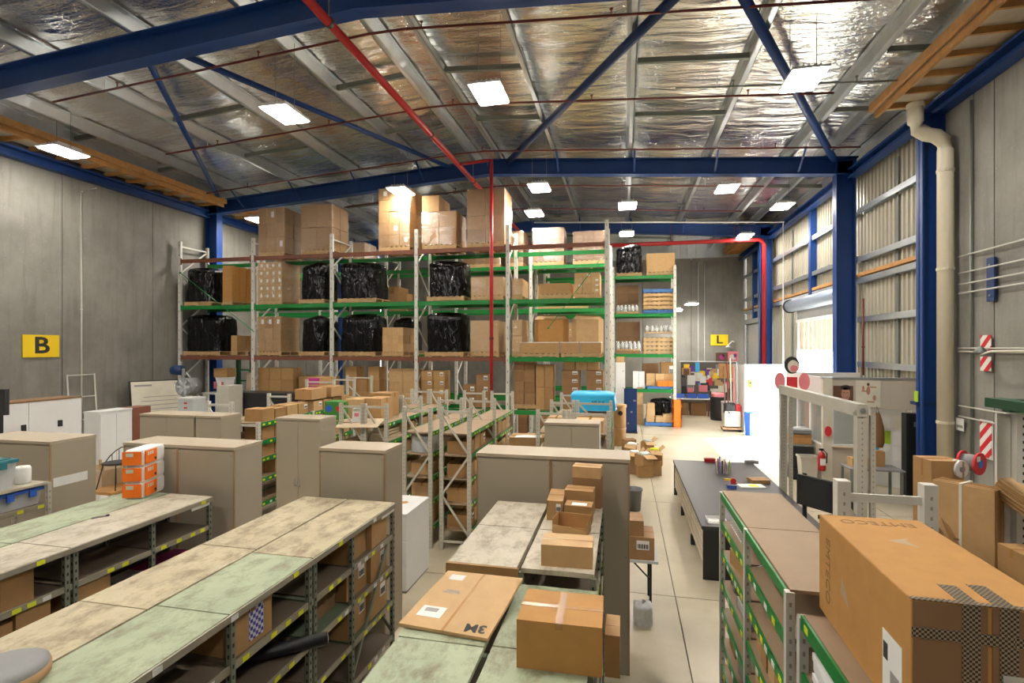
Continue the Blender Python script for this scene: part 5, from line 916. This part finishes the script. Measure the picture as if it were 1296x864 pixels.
t = thing('side_table', 'dark side cabinet below the office windows', 'cabinet', (x_, y_, 0)); bx('carcass', 'black', -.3, .16, -.3, .3, 0, .76, t); bx('top', 'greygrey', -.32, .17, -.32, .32, .76, .79, t); [bx('drawer', 'blackbench', -.29, .15, -.315, -.3, .05+.24*k, .26+.24*k, t) for k in range(3)]
t = thing('wood_drawer_box', 'brown wooden drawer box on the dark side cabinet', 'box', (x_-.05, y_-.02, .79)); bx('body', 'edgewood', -.2, .2, -.2, .2, 0, .22, t); [bx('drawer', 'timber', -.19, .19, -.21, -.2, .02+.07*k, .08+.07*k, t) for k in range(3)]
t = thing('printer', 'grey printer tray on the wooden drawer box', 'printer', (x_-.05, y_-.02, 1.01)); bx('body', 'greygrey', -.22, .2, -.2, .2, 0, .1, t); bx('lid', 'clear', -.2, .18, -.18, .18, .1, .13, t); bx('paper_tray', 'shade', -.18, .16, -.26, -.2, .02, .04, t)
t = thing('fire_extinguisher', 'red fire extinguisher with white label on the office post', 'extinguisher', (gx(1039, 12.1)-.0, 12.05, gz(1039, 595, 12.05))); MB().lathe([(0, 0), (.07, 0), (.075, .03), (.075, .3), (.05, .37), (.02, .39), (.02, .42), (0, .42)], 0, 0, 18).obj('cylinder', 'red', t, True); bx('valve_handle', 'black', -.05, .03, -.02, .02, .42, .46, t); MB().tube([(.03, 0, .43), (.1, 0, .36), (.09, 0, .15)], .012, 8).obj('hose', 'black', t, True); bx('paper_label', 'paper', -.05, .05, -.079, -.055, .12, .26, t); bx('wall_bracket', 'greysteel', -.02, .02, .06, .15, .1, .3, t)
t = thing('red_balloon_sign', 'round red tag hanging on the office post', 'tag', (gx(1049, 12.1), 12.12, gz(1049, 552, 12.1))); MB().tube([(0, 0, .1), (0, .02, .1)], .11, 18).obj('disc', 'redsign', t); t.scale = (.6, 1, 1); bx('string', 'cream', -.004, .004, .004, .01, .2, .4, t); t.name = 'round_tag'
t = thing('inner_desk', 'grey office desk seen through the office front', 'desk', (4.6, 11.5, 0)); bx('desk_top', 'greygrey', -.3, .65, -.25, .3, .60, .63, t); [bx('leg', 'greysteel', x, x+.04, y, y+.04, 0, .60, t) for x in (-.26, .6) for y in (-.2, .25)]
carton('small pale carton on the grey office desk', 4.55, 11.55, .63, .3, .22, .17, 'kraftlight', R(5)); carton('brown carton at the end of the grey office desk', 4.95, 11.65, .63, .2, .2, .3, 'kraft', R(-10))
t = thing('paper_stack', 'stack of white paper lying under the grey office desk', 'papers', (4.75, 11.3, 0)); bx('ream', 'paper', -.2, .2, -.1, .1, 0, .06, t); bx('loose_sheet', 'paper', -.1, .24, -.12, .06, .06, .065, t)
# sunlit white partition and the far corner
t = structure(thing('wall_partition', None, None, (4.1, 19.35, 0))); bx('panel', 'white', 0, .9, 0, .06, 0, 2.36, t); bx('panel', 'white', .91, XR-4.12, 0, .06, 0, 2.36, t); bx('cap_rail', 'galv', -.02, XR-4.12, -.02, .08, 2.36, 2.4, t); bx('side_panel', 'white', 0, .06, .06, 2.0, 0, 2.36, t)
poster('pale blue portrait poster on the sunlit white partition', gx(970, 19.3), 19.33, gz(970, 520, 19.3), .95, 1.15, 'clear', [('e', 'white', 0, .55, .28, .35), ('r', 'bubble', 0, .8, .4, .08), ('r', 'bubble', -.25, .5, .12, .6), ('r', 'bubble', .28, .5, .12, .6)])
t = thing('yellow_notice', 'small yellow notice on the white partition', 'sign', (gx(950, 19.3), 19.34, gz(950, 490, 19.3))); bx('plate', 'yellow', -.07, .07, -.005, .005, 0, .25, t); bx('print', 'ink', -.04, .04, -.007, -.005, .12, .18, t)
t = thing('blue_bin', 'narrow blue bin standing at the corner of the white partition', 'bin', (gx(947, 19), 18.9, 0)); MB().lathe([(.12, 0), (.15, .7), (.16, .72), (.16, .76), (.13, .76), (.11, .05), (0, .04)], 0, 0, 4).obj('body', 'bluelid', t); bx('lid', 'bluelid', -.12, .12, -.12, .12, .76, .8, t)
YK = 25.6
t = thing('pinboard', 'big board crowded with coloured pictures at the far wall', 'board', (gx(895, YK), YK, 0)); w0, w1_ = gx(862, YK)-gx(895, YK), gx(931, YK)-gx(895, YK); zb, zt = 1.05, gz(895, 458, YK)
bx('backing', 'shade', w0, w1_, 0, .06, 0, zt, t); random.seed(5)
PM = ['pink', 'yellow', 'paper', 'cream', 'redsign', 'ink', 'clear', 'skyblue', 'brown', 'kraftlight', 'paper', 'white', 'cream', 'timber', 'greygrey', 'purple', 'skin', 'shade', 'shade']
for i in range(90): a = random.uniform(.12, .42); c_ = random.uniform(.15, .5); u = random.uniform(w0, w1_-a); z = random.uniform(.75, zt-c_); bx('pinned_picture', random.choice(PM), u, u+a, -.012-.0009*i, 0, z, z+c_, t)
bx('pinned_picture', 'timber', w1_-.75, w1_-.1, -.11, 0, zt-.75, zt-.1, t); bx('frame', 'white', w0-.05, w1_+.05, -.02, .07, zt, zt+.05, t)
poster('red flower poster above the crowded picture board', gx(914, 25.5), 25.55, gz(914, 457, 25.5), .55, .4, 'brown', [('e', 'magenta', 0, .5, .2, .3), ('e', 'pink', .1, .6, .1, .12)]); poster('mixed pink poster beside the flower poster above the board', gx(928, 25.5), 25.55, gz(928, 457, 25.5), .45, .45, 'pink', [('e', 'cream', -.1, .5, .2, .2), ('e', 'purple', .2, .6, .15, .2), ('e', 'clear', .1, .25, .2, .1)])
t = thing('trestle_table', 'white topped trestle table with blue crates at the far wall', 'table', (gx(875, 24.3), 24.0, 0)); bx('table_top', 'white', -.95, .75, -.4, .5, .72, .76, t); [bx('leg', 'brown', x, x+.06, y, y+.06, 0, .72, t) for x in (-.85, .6) for y in (-.3, .35)]
for k in range(3): q = thing('blue_crate', 'low royal blue crate on the white trestle table', 'crate', (gx(875, 24.3)-.55+.5*k, 23.95, .76), 0, 'blue crates on trestle table'); m = MB().box(-.22, .22, -.17, .17, 0, .02); [m.box(*b_) for b_ in ((-.22, .22, -.17, -.15, 0, .17), (-.22, .22, .15, .17, 0, .17), (-.22, -.2, -.17, .17, 0, .17), (.2, .22, -.17, .17, 0, .17))]; m.obj('body', 'bluelid', q); bx('contents', 'navy', -.19, .19, -.14, .14, .02, .1, q)
for k in range(2): carton('large brown carton under the white trestle table', gx(875, 24.3)-.5+.75*k, 24.1, 0, .65, .5, .55, 'kraftred', 0, 'cartons under trestle table')
x_, y_ = gp(909, 531, 0); t = thing('black_barrel', 'black barrel bin full of wrapping at the far wall', 'barrel', (x_, y_, 0)); MB().lathe([(0, 0), (.3, 0), (.32, .1), (.33, .5), (.32, .9), (.34, .92), (.34, .96), (.28, .96), (.26, .7), (0, .7)], 0, 0, 22).obj('body', 'black', t, True); lump('wrapping', 2, 'pink', t, (0, 0, .72), (.5, .5, .4))
x_, y_ = gp(921, 536, 0); t = thing('white_drum', 'white drum bin beside the black barrel', 'bin', (x_, y_, 0)); MB().lathe([(0, 0), (.2, 0), (.22, .05), (.24, .85), (.25, .88), (.2, .88), (.18, .5), (0, .5)], 0, 0, 20).obj('body', 'white', t, True); MB().lathe([(.255, .8), (.255, .84)], 0, 0, 20).obj('hoop', 'clear', t)
x_, y_ = gp(926, 545, 0); t = thing('tool_trolley', 'cream tool trolley holding brooms and red gloves', 'trolley', (x_, y_, 0)); bx('tub', 'cream', -.26, .26, -.2, .2, .18, .72, t); bx('base', 'edgewood', -.34, .3, -.26, .24, .08, .14, t); [MB().tube([(x, y-.02, .05), (x, y+.02, .05)], .05, 12).obj('wheel', 'ink', t) for x in (-.28, .24) for y in (-.2, .18)]
for k in range(5): MB().tube([(-.2+.1*k, .0, .3), (-.25+.11*k, .1, 2.3+.15*(k % 3))], .022, 8).obj('broom_pole', ('brown', 'redbrown', 'cream', 'pink', 'clear')[k], t)
lump('dark_gloves', 3, 'black', t, (-.08, -.05, .65), (.4, .3, .35)); lump('red_gloves', 1, 'redsign', t, (.2, -.05, .5), (.2, .2, .45))
t = thing('wall_lamp', 'small white lamp on a curved arm at the far wall', 'lamp', (gx(922, 27.9), 28.1, gz(922, 439, 28))); MB().tube([(.3, 0, .25), (.2, -.1, .3), (0, -.15, .1)], .03, 8).obj('arm', 'white', t, True); MB().lathe([(.03, .1), (.14, 0), (.12, -.01)], 0, -.15, 14).obj('lamp_shade', 'white', t, True)
# things at the foot of the last row
t = thing('navy_panel', 'tall navy printed panel standing before the last row', 'panel', (gx(798, 18.6), 18.6, 0), R(-4)); bx('board', 'navy', -.22, .22, -.04, .04, 0, 1.55, t); bx('foot', 'black', -.24, .24, -.15, .15, 0, .03, t); [bx('print_mark', 'greygrey', -.1+.1*k, -.05+.12*k, -.043, -.04, .3+.4*k, .36+.4*k, t) for k in range(3)]
t = thing('white_locker', 'slim white locker column behind the navy panel', 'locker', (gx(785, 18.9), 19.0, 0)); bx('body', 'white', -.17, .17, -.2, .2, 0, 2.45, t); [bx('door', 'white', -.16, .16, -.215, -.2, .05+.6*k, .62+.6*k, t) for k in range(4)]; [MB().tube([(.1, -.23, .35+.6*k), (.1, -.215, .35+.6*k)], .02, 8).obj('lock', 'greysteel', t) for k in range(4)]
carton('small carton on top of the slim white locker', gx(785, 18.9), 19.0, 2.45, .28, .28, .2, 'kraftlight')
t = thing('round_drum', 'tan cardboard drum standing beside the navy panel', 'drum', (gx(783, 16.2), 16.2, 0)); MB().lathe([(0, 0), (.22, 0), (.22, 1.15), (.24, 1.16), (.24, 1.24), (0, 1.24)], 0, 0, 22).obj('body', 'kraft', t, True); MB().lathe([(.225, .5), (.235, .52), (.225, .54)], 0, 0, 22).obj('hoop', 'edgewood', t); MB().tube([(.05, -.24, 1.0), (.05, -.22, 1.0)], .07, 14).obj('black_mark', 'ink', t)
t = thing('pallet', 'blue pallet on the floor under the last row', 'pallet', (gx(836, 20.5), 20.9, 0)); link('boards', PAL['bluepallet'], t)
for k, (x, z, s, h) in enumerate(((-.38, .14, .3, .25), (-.05, .14, .28, .22), (.3, .14, .42, .3), (-.36, .39, .3, .24), (-.36, .63, .28, .22))): carton('pale carton stacked on the blue floor pallet', gx(836, 20.5)+x, 20.62, z, s, .4, h, 'kraftlight', 0, 'cartons on the blue floor pallet')
link_ = load('black', 'low black bagged heap on the floor pallet of the last row', 823, 853, 505, 21.0, .14, dep=.5); t = thing('pallet', 'blue pallet lying on the green shelf of the last row', 'pallet', (gx(838, 20.5), 21.05, 1.385)); link('boards', PAL['bluepallet'], t, None, (.95, .9, .8))
cartons('pale tray carton on the green shelf pallet of the last row', 'trays on the last row shelf', gx(818, 20.6), gx(853, 20.6), 20.65, 1.50, 3, 2, .5, .24, 'kraftlight'); cartons('orange topped jar carton at the front of the last row shelf', 'orange jar cartons', gx(832, 20.5), gx(852, 20.5), 20.5, 1.50, 3, 1, .14, .2, 'orange'); carton('large brown carton at the back of the last row shelf', gx(824, 20.9), 21.35, 1.5, .6, .4, .85, 'kraftred'); carton('wide brown carton of papers on the last row shelf', gx(846, 20.9), 21.35, 1.5, .55, .4, .9, 'kraft', 0, None, True)
cartons('white and tan box on the low stack beside the navy panel', 'boxes beside the navy panel', gx(806, 20.6), gx(814, 20.6), 20.7, 0, 1, 6, .4, .24, 'kraftlight'); cartons('white boxed stock on the low shelf beside the navy panel', 'boxes on the shelf beside the navy panel', gx(801, 20.8), gx(816, 20.8), 20.7, 1.39, 2, 3, .4, .22, 'paper')
# heap of rubbish cartons on the floor by the shelving end
HP = [(800, 585, .35, .3, .28, 0), (815, 602, .34, .3, .26, 12), (803, 598, .3, .3, .3, -20), (828, 600, .3, .28, .34, 5), (820, 580, .3, .25, .25, 30), (832, 588, .26, .24, .28, -8), (796, 570, .34, .3, .34, 18), (818, 568, .3, .3, .2, 5)]
for k, (px, py, a, b_, h, rz) in enumerate(HP):
    x_, y_ = gp(px, py, 0); carton('battered brown carton in the heap at the end of the shelving', x_, y_, 0, a, b_, h, 'kraft' if k % 2 else 'kraftred', R(rz), 'heap cartons')
for k, (px, py, z, a, b_, h, rz) in enumerate(((815, 602, .26, .3, .3, .25, 40), (828, 600, .34, .26, .24, .24, 10), (800, 585, .28, .3, .26, .2, -15), (820, 580, .25, .26, .22, .22, 20), (803, 598, .3, .26, .24, .2, 8))):
    x_, y_ = gp(px, py, 0); t = thing('open_carton', 'open brown carton with upright flaps on the rubbish heap', 'carton', (x_, y_, z), R(rz), 'open heap cartons'); m = MB().box(-a/2, a/2, -b_/2, b_/2, 0, .01); m.box(-a/2, -a/2+.006, -b_/2, b_/2, 0, h).box(a/2-.006, a/2, -b_/2, b_/2, 0, h).box(-a/2, a/2, -b_/2, -b_/2+.006, 0, h).box(-a/2, a/2, b_/2-.006, b_/2, 0, h); m.obj('body', 'kraft', t)
    m = MB(); m.face((-a/2, -b_/2, h), (a/2, -b_/2, h), (a/2, -b_/2-.14, h-.08), (-a/2, -b_/2-.12, h-.06)); m.face((a/2, -b_/2, h), (a/2, b_/2, h), (a/2+.1, b_/2, h+.1), (a/2+.1, -b_/2, h+.08)); m.obj('flap', 'kraftlight', t); lump('crumpled_paper', k % 4, ('paper', 'labelyellow', 'paper', 'clear', 'paper')[k], t, (0, 0, h*.4), (a*.8, b_*.8, h*.8))
x_, y_ = gp(802, 645, 0); t = thing('grey_bin', 'grey plastic bin behind the beige cabinet edge', 'bin', (x_, y_, 0)); MB().lathe([(0, 0), (.12, 0), (.15, .36), (.165, .37), (.165, .4), (.14, .4), (.11, .02), (0, .02)], 0, 0, 20).obj('body', 'greygrey', t, True); MB().lathe([(.166, .38), (.172, .39), (.166, .4)], 0, 0, 20).obj('rim', 'greygrey', t)
x_, y_ = gp(832, 712, .62)
t = thing('folding_table', 'grey folding table behind the beige cabinet with two cartons', 'table', (x_-.75, y_, 0)); bx('table_top', 'clear', 0, .76, 0, .6, .6, .63, t); [MB().tube([(x, y, .6), (x+dx, y, 0)], .014, 8).obj('leg', 'black', t) for x, dx in ((.08, 0), (.68, .0)) for y in (.06, .54)]; MB().bar((.5, .06, .58), (.68, .06, .4), .015, .015).obj('leg_brace', 'black', t)
carton('lower carton with a white corner label on the folding table', x_-.26, y_+.22, .63, .46, .4, .25, 'kraftred', 0, None, True); carton('upper small carton with paper on the folding table', x_-.33, y_+.2, .88, .36, .3, .17, 'kraftred', R(2))
t = thing('sealed_bag', 'clear plastic sack on the floor under the folding table', 'sack', (x_-.16, y_-.1, 0)); lump('bag', 0, 'bubble', t, None, (.2, .2, .22)); MB().tube([(0, 0, .2), (.02, 0, .25)], .02, 8).obj('knot', 'bubble', t)
# ================================================================ left background
t = thing('white_cupboard_row', 'row of white cupboards with black latches along the left aisle', 'cupboard', (-10.8, 5.2, 0)); bx('carcass', 'white', -.5, -.014, 0, 3.25, 0, 1.97, t); bx('top_panel', 'kraftdark', -.5, 0, 0, 3.25, 1.97, 2.0, t)
for k, (a, b_) in enumerate(((0, 1.2), (1.21, 2.28), (2.29, 3.24))): d_ = bx('door', 'white', -.014, 0, a+.003, b_-.003, .03, 1.96, t); bx('latch', 'ink', 0, .03, b_-.12 if k != 2 else a+.5, b_-.05 if k != 2 else a+.57, 1.45, 1.57, t)
t.name = 'cupboard'
t = thing('cupboard', 'white cupboard with a reddish wooden end box near the framed board', 'cupboard', (-9.0, 7.33, 0)); bx('carcass', 'white', -.32, 0, 0, .63, 0, 1.83, t); bx('top_panel', 'white', -.325, .01, -.01, .63, 1.83, 1.86, t); bx('end_box', 'rust', -.32, .0, .64, 1.02, 0, 1.86, t); bx('door', 'white', 0, .012, .02, .31, .03, 1.8, t); bx('door', 'white', 0, .012, .32, .62, .03, 1.8, t)
t = thing('chair', 'black office chair back rising behind the white cupboards', 'chair', (gx(9, 6.15)-.22, 6.15, 0)); MB().box(-.22, .22, -.03, .03, 1.95, 2.35).obj('backrest', 'black', t); bx('spine', 'black', -.04, .04, .03, .07, 1.5, 2.1, t); bx('seat', 'black', -.22, .22, -.45, .0, 1.45, 1.53, t); MB().tube([(0, -.2, .05), (0, -.2, 1.45)], .04, 10).obj('gas_lift', 'greysteel', t); [MB().bar((0, -.2, .08), (.3*cos(a*1.257), -.2+.3*sin(a*1.257), .04), .05, .04).obj('leg', 'black', t) for a in range(5)]
t = thing('table', 'dark table beside the screwed beige cabinet carrying crate and wire chair', 'table', (gx(141, 6.3), 6.3, 0)); bx('table_top', 'timber', -.42, .35, -.3, .35, .88, .92, t); [bx('leg', 'galv', x, x+.05, y, y+.05, 0, .88, t) for x in (-.4, .28) for y in (-.28, .28)]; bx('back_panel', 'black', -.4, .33, .3, .33, .1, .86, t)
t = thing('wooden_crate', 'open pale plywood crate with corner pegs on the dark table', 'crate', (gx(122, 6.35), 6.4, .92)); [bx('side_board', 'ply', *q, t) for q in ((-.22, .28, -.2, -.18, 0, .24), (-.22, .28, .18, .2, 0, .24), (-.22, -.2, -.18, .18, 0, .24), (.26, .28, -.18, .18, 0, .24))]; bx('bottom_board', 'ply', -.2, .26, -.18, .18, 0, .02, t); [bx('peg', 'pallet', x, x+.03, y, y+.03, .2, .32, t) for x in (-.19, .22) for y in (-.17, .14)]
t = thing('wire_chair', 'black wire framed chair with curved back standing on the table', 'chair', (gx(155, 6.35), 6.25, .92)); m = MB(); pts = [(.2*cos(a), .2*sin(a)*.8, .36+.22*max(0, sin(a))) for a in [k*pi/8 for k in range(17)]]; m.tube(pts, .008, 6); m.obj('back_hoop', 'ink', t); MB().lathe([(0, .36), (.16, .36), (.17, .38), (0, .385)], 0, 0, 20).obj('seat', 'ink', t); [MB().tube([(.16*cos(a), .14*sin(a), .36), (.24*cos(a), .22*sin(a), 0)], .008, 6).obj('leg', 'ink', t) for a in (.7, 2.4, 3.9, 5.5)]; [MB().tube([(.19*cos(a), .15*sin(a), .36), (.19*cos(a), .15*sin(a), .36+.2*sin(a))], .005, 5).obj('back_wire', 'ink', t) for a in (.5, 1.0, 1.57, 2.1, 2.6)]
t = thing('wire_basket', 'white wire basket on the floor level beside the dark table', 'basket', (gx(88, 5.3), 5.25, 1.2)); m = MB(); [m.bar((-.16+.04*k, -.1, 0), (-.16+.04*k, -.1, .12), .006) for k in range(9)]; [m.bar((-.16, -.1, z), (.16, -.1, z), .007) for z in (0, .06, .12)]; [m.bar((x, -.1, z), (x, .1, z), .007) for x in (-.16, .16) for z in (0, .12)]; m.bar((-.16, .1, 0), (.16, .1, 0), .007); m.obj('wire_frame', 'white', t); t['label'] = 'white wire basket with red contents beside the labelled beige cabinet'; bx('red_cloth', 'redsign', -.1, .1, -.08, .08, .01, .09, t); bx('stand', 'hardboard', -.18, .3, -.12, .14, -1.2, -.006, t)
t = thing('framed_board', 'cream framed plan board leaning against the left concrete wall', 'board', (-13.2, gp(150, 520, 1.2)[1] if False else 12.6, 1.0)); t.rotation_euler = (R(-12), 0, R(62)); bx('frame', 'ink', -.75, .75, 0, .04, 0, 1.05, t); bx('sheet', 'cream', -.70, .75, -.012, 0, .02, 1.02, t); [bx('ruled_line', 'greyink', -.6+.06*k, .55-.03*k, -.016, -.012, .2+.12*k, .215+.12*k, t) for k in range(4)]; bx('heading', 'greyink', -.62, -.2, -.016, -.012, .88, .93, t)
t = thing('bench', 'low dark bench under the framed plan board', 'bench', (-13.1, 12.7, 0)); bx('seat_board', 'brown', -.7, .5, -.8, .8, .92, .98, t); [bx('leg', 'greysteel', x, x+.06, y, y+.06, 0, .92, t) for x in (-.65, .4) for y in (-.75, .7)]
t = thing('tan_board', 'narrow tan board leaning on the concrete wall', 'board', (-13.55, 14.0, .2)); t.rotation_euler = (0, R(-8), 0); bx('panel', 'ply', 0, .04, -.18, .2, 0, 1.75, t); bx('edge', 'edgewood', -.005, .045, .2, .22, 0, 1.75, t)
t = thing('steel_frame', 'thin pale steel ladder frame leaning at the concrete wall', 'frame', (XL+.25, 10.9, 0)); t.rotation_euler = (0, R(-4), 0); [MB().tube([(0, y, 0), (0, y, 2.3)], .018, 8).obj('rail', 'whitesteel', t) for y in (-.35, .35)]; [MB().tube([(0, -.35, z), (0, .35, z)], .015, 8).obj('rung', 'whitesteel', t) for z in (.4, 1.1, 1.7, 2.27)]
t = thing('drum_fan', 'grey drum fan on a stand with a blue motor', 'fan', (gx(232, 12.2), 12.2, 0)); MB().tube([(.2, -.2, 1.9), (.2, .2, 1.9)], .24, 24).obj('drum', 'greygrey', t, True); MB().tube([(.2, -.22, 1.9), (.2, -.2, 1.9)], .25, 24).obj('guard_ring', 'galv', t); [bx('fan_blade', 'clear', .0, .4, -.226, -.221, 1.86, 1.94, t).__setattr__('rotation_euler', (0, a, 0)) for a in (0, 1.05, 2.1)]; MB().tube([(-.32, 0, 2.35), (-.06, 0, 2.35)], .14, 16).obj('motor', 'navy', t, True); MB().tube([(0, 0, 0), (0, 0, 2.4)], .04, 10).obj('stand_post', 'galv', t); MB().tube([(.1, 0, 2.3), (.45, 0, 1.9)], .03, 8).obj('duct_arm', 'greysteel', t); bx('base', 'greygrey', -.3, .3, -.3, .3, 0, .06, t)
t = thing('clear_crate', 'pale plastic crate with red marks below the drum fan', 'crate', (gx(243, 11.4), 11.4, 0)); bx('stand', 'greygrey', -.22, .22, -.2, .2, 0, 1.2, t); bx('crate_body', 'clear', -.23, .23, -.2, .2, 1.2, 1.68, t); bx('rim', 'white', -.24, .24, -.21, .21, 1.66, 1.7, t); [bx('red_mark', 'redsign', -.05, .05, -.206, -.2, 1.3+.12*k, 1.34+.12*k, t) for k in range(3)]
t = thing('white_table', 'white legged table with grey side panel by the blue column', 'table', (gx(281, 14.3), 14.4, 0)); bx('table_top', 'white', -.5, .55, -.4, .4, 1.5, 1.55, t); [bx('leg', 'white', x, x+.06, y, y+.06, 0, 1.5, t) for x in (-.48, .0, .47) for y in (-.38, .3)]; bx('side_panel', 'greygrey', -.4, .5, .2, .23, .8, 1.48, t)
t = thing('pink_tub', 'pale pink tub on the white legged table', 'tub', (gx(279, 14.2), 14.4, 1.55)); MB().lathe([(0, 0), (.27, 0), (.36, .42), (.38, .44), (.38, .48), (.33, .48), (.25, .03), (0, .03)], 0, 0, 4).obj('body', 'paper', t); [bx('pink_mark', 'pink', -.2+.14*k, -.12+.14*k, -.26, -.24, .12, .34, t) for k in range(3)]; carton('brown carton sitting in the pale pink tub', gx(279, 14.2), 14.4, 2.035, .5, .4, .28, 'kraft')
t = thing('green_ladder', 'dark green ladder frames leaning behind the rack upright', 'ladder', (gx(302, 15.3), 15.3, 0)); [MB().bar((x, 0, 0), (x-.3, .35, 2.7), .09, .14).obj('rail', 'darkgreen', t) for x in (.0, .55)]; [MB().bar((-.03*k, .05*k, .4+.36*k), (.55-.03*k, .05*k, .4+.36*k), .05, .05).obj('rung', 'green', t) for k in range(6)]
for k, (px, c_) in enumerate(((308, 'ply'), (321, 'ply'))): q = thing('offcut_board', 'tan offcut board leaning beside the green ladder, %s one' % ('wider', 'narrower')[k], 'board', (gx(px, 14.9), 14.95, .4)); q.rotation_euler = (R(-5), R(4), 0); bx('panel', c_, -.14+.05*k, .14-.05*k, 0, .03, 0, 1.75-.3*k, q); bx('edge', 'edgewood', .14-.05*k, .15-.05*k, 0, .03, 0, 1.75-.3*k, q)
t = thing('black_counter', 'long black counter under the second rack bay', 'counter', (gx(305, 12.8), 12.6, 0)); L_ = gx(397, 12.8)-gx(305, 12.8); bx('body', 'black', 0, L_, .02, .7, 0, 1.68, t); bx('top', 'blackbench', -.03, L_+.03, 0, .72, 1.68, 1.72, t); bx('front_panel', 'black', .05, L_*.49, .0, .02, .1, 1.6, t); bx('front_panel', 'black', L_*.51, L_-.05, .0, .02, .1, 1.6, t)
t = thing('beige_pedestal', 'slim beige cabinet at the end of the black counter', 'cabinet', (gx(291, 12.3), 12.3, 0)); bx('carcass', 'beigesteel', -.2, .2, -.25, .25, 0, 1.95, t); bx('door', 'beigesteel', -.19, .19, -.262, -.25, .05, 1.9, t); bx('handle', 'galv', .12, .14, -.28, -.262, 1.0, 1.2, t)
for pxa, pxb, Y, s in ((735 and 403, 416, 11.2, 'beside the magenta printed cartons'),): pass
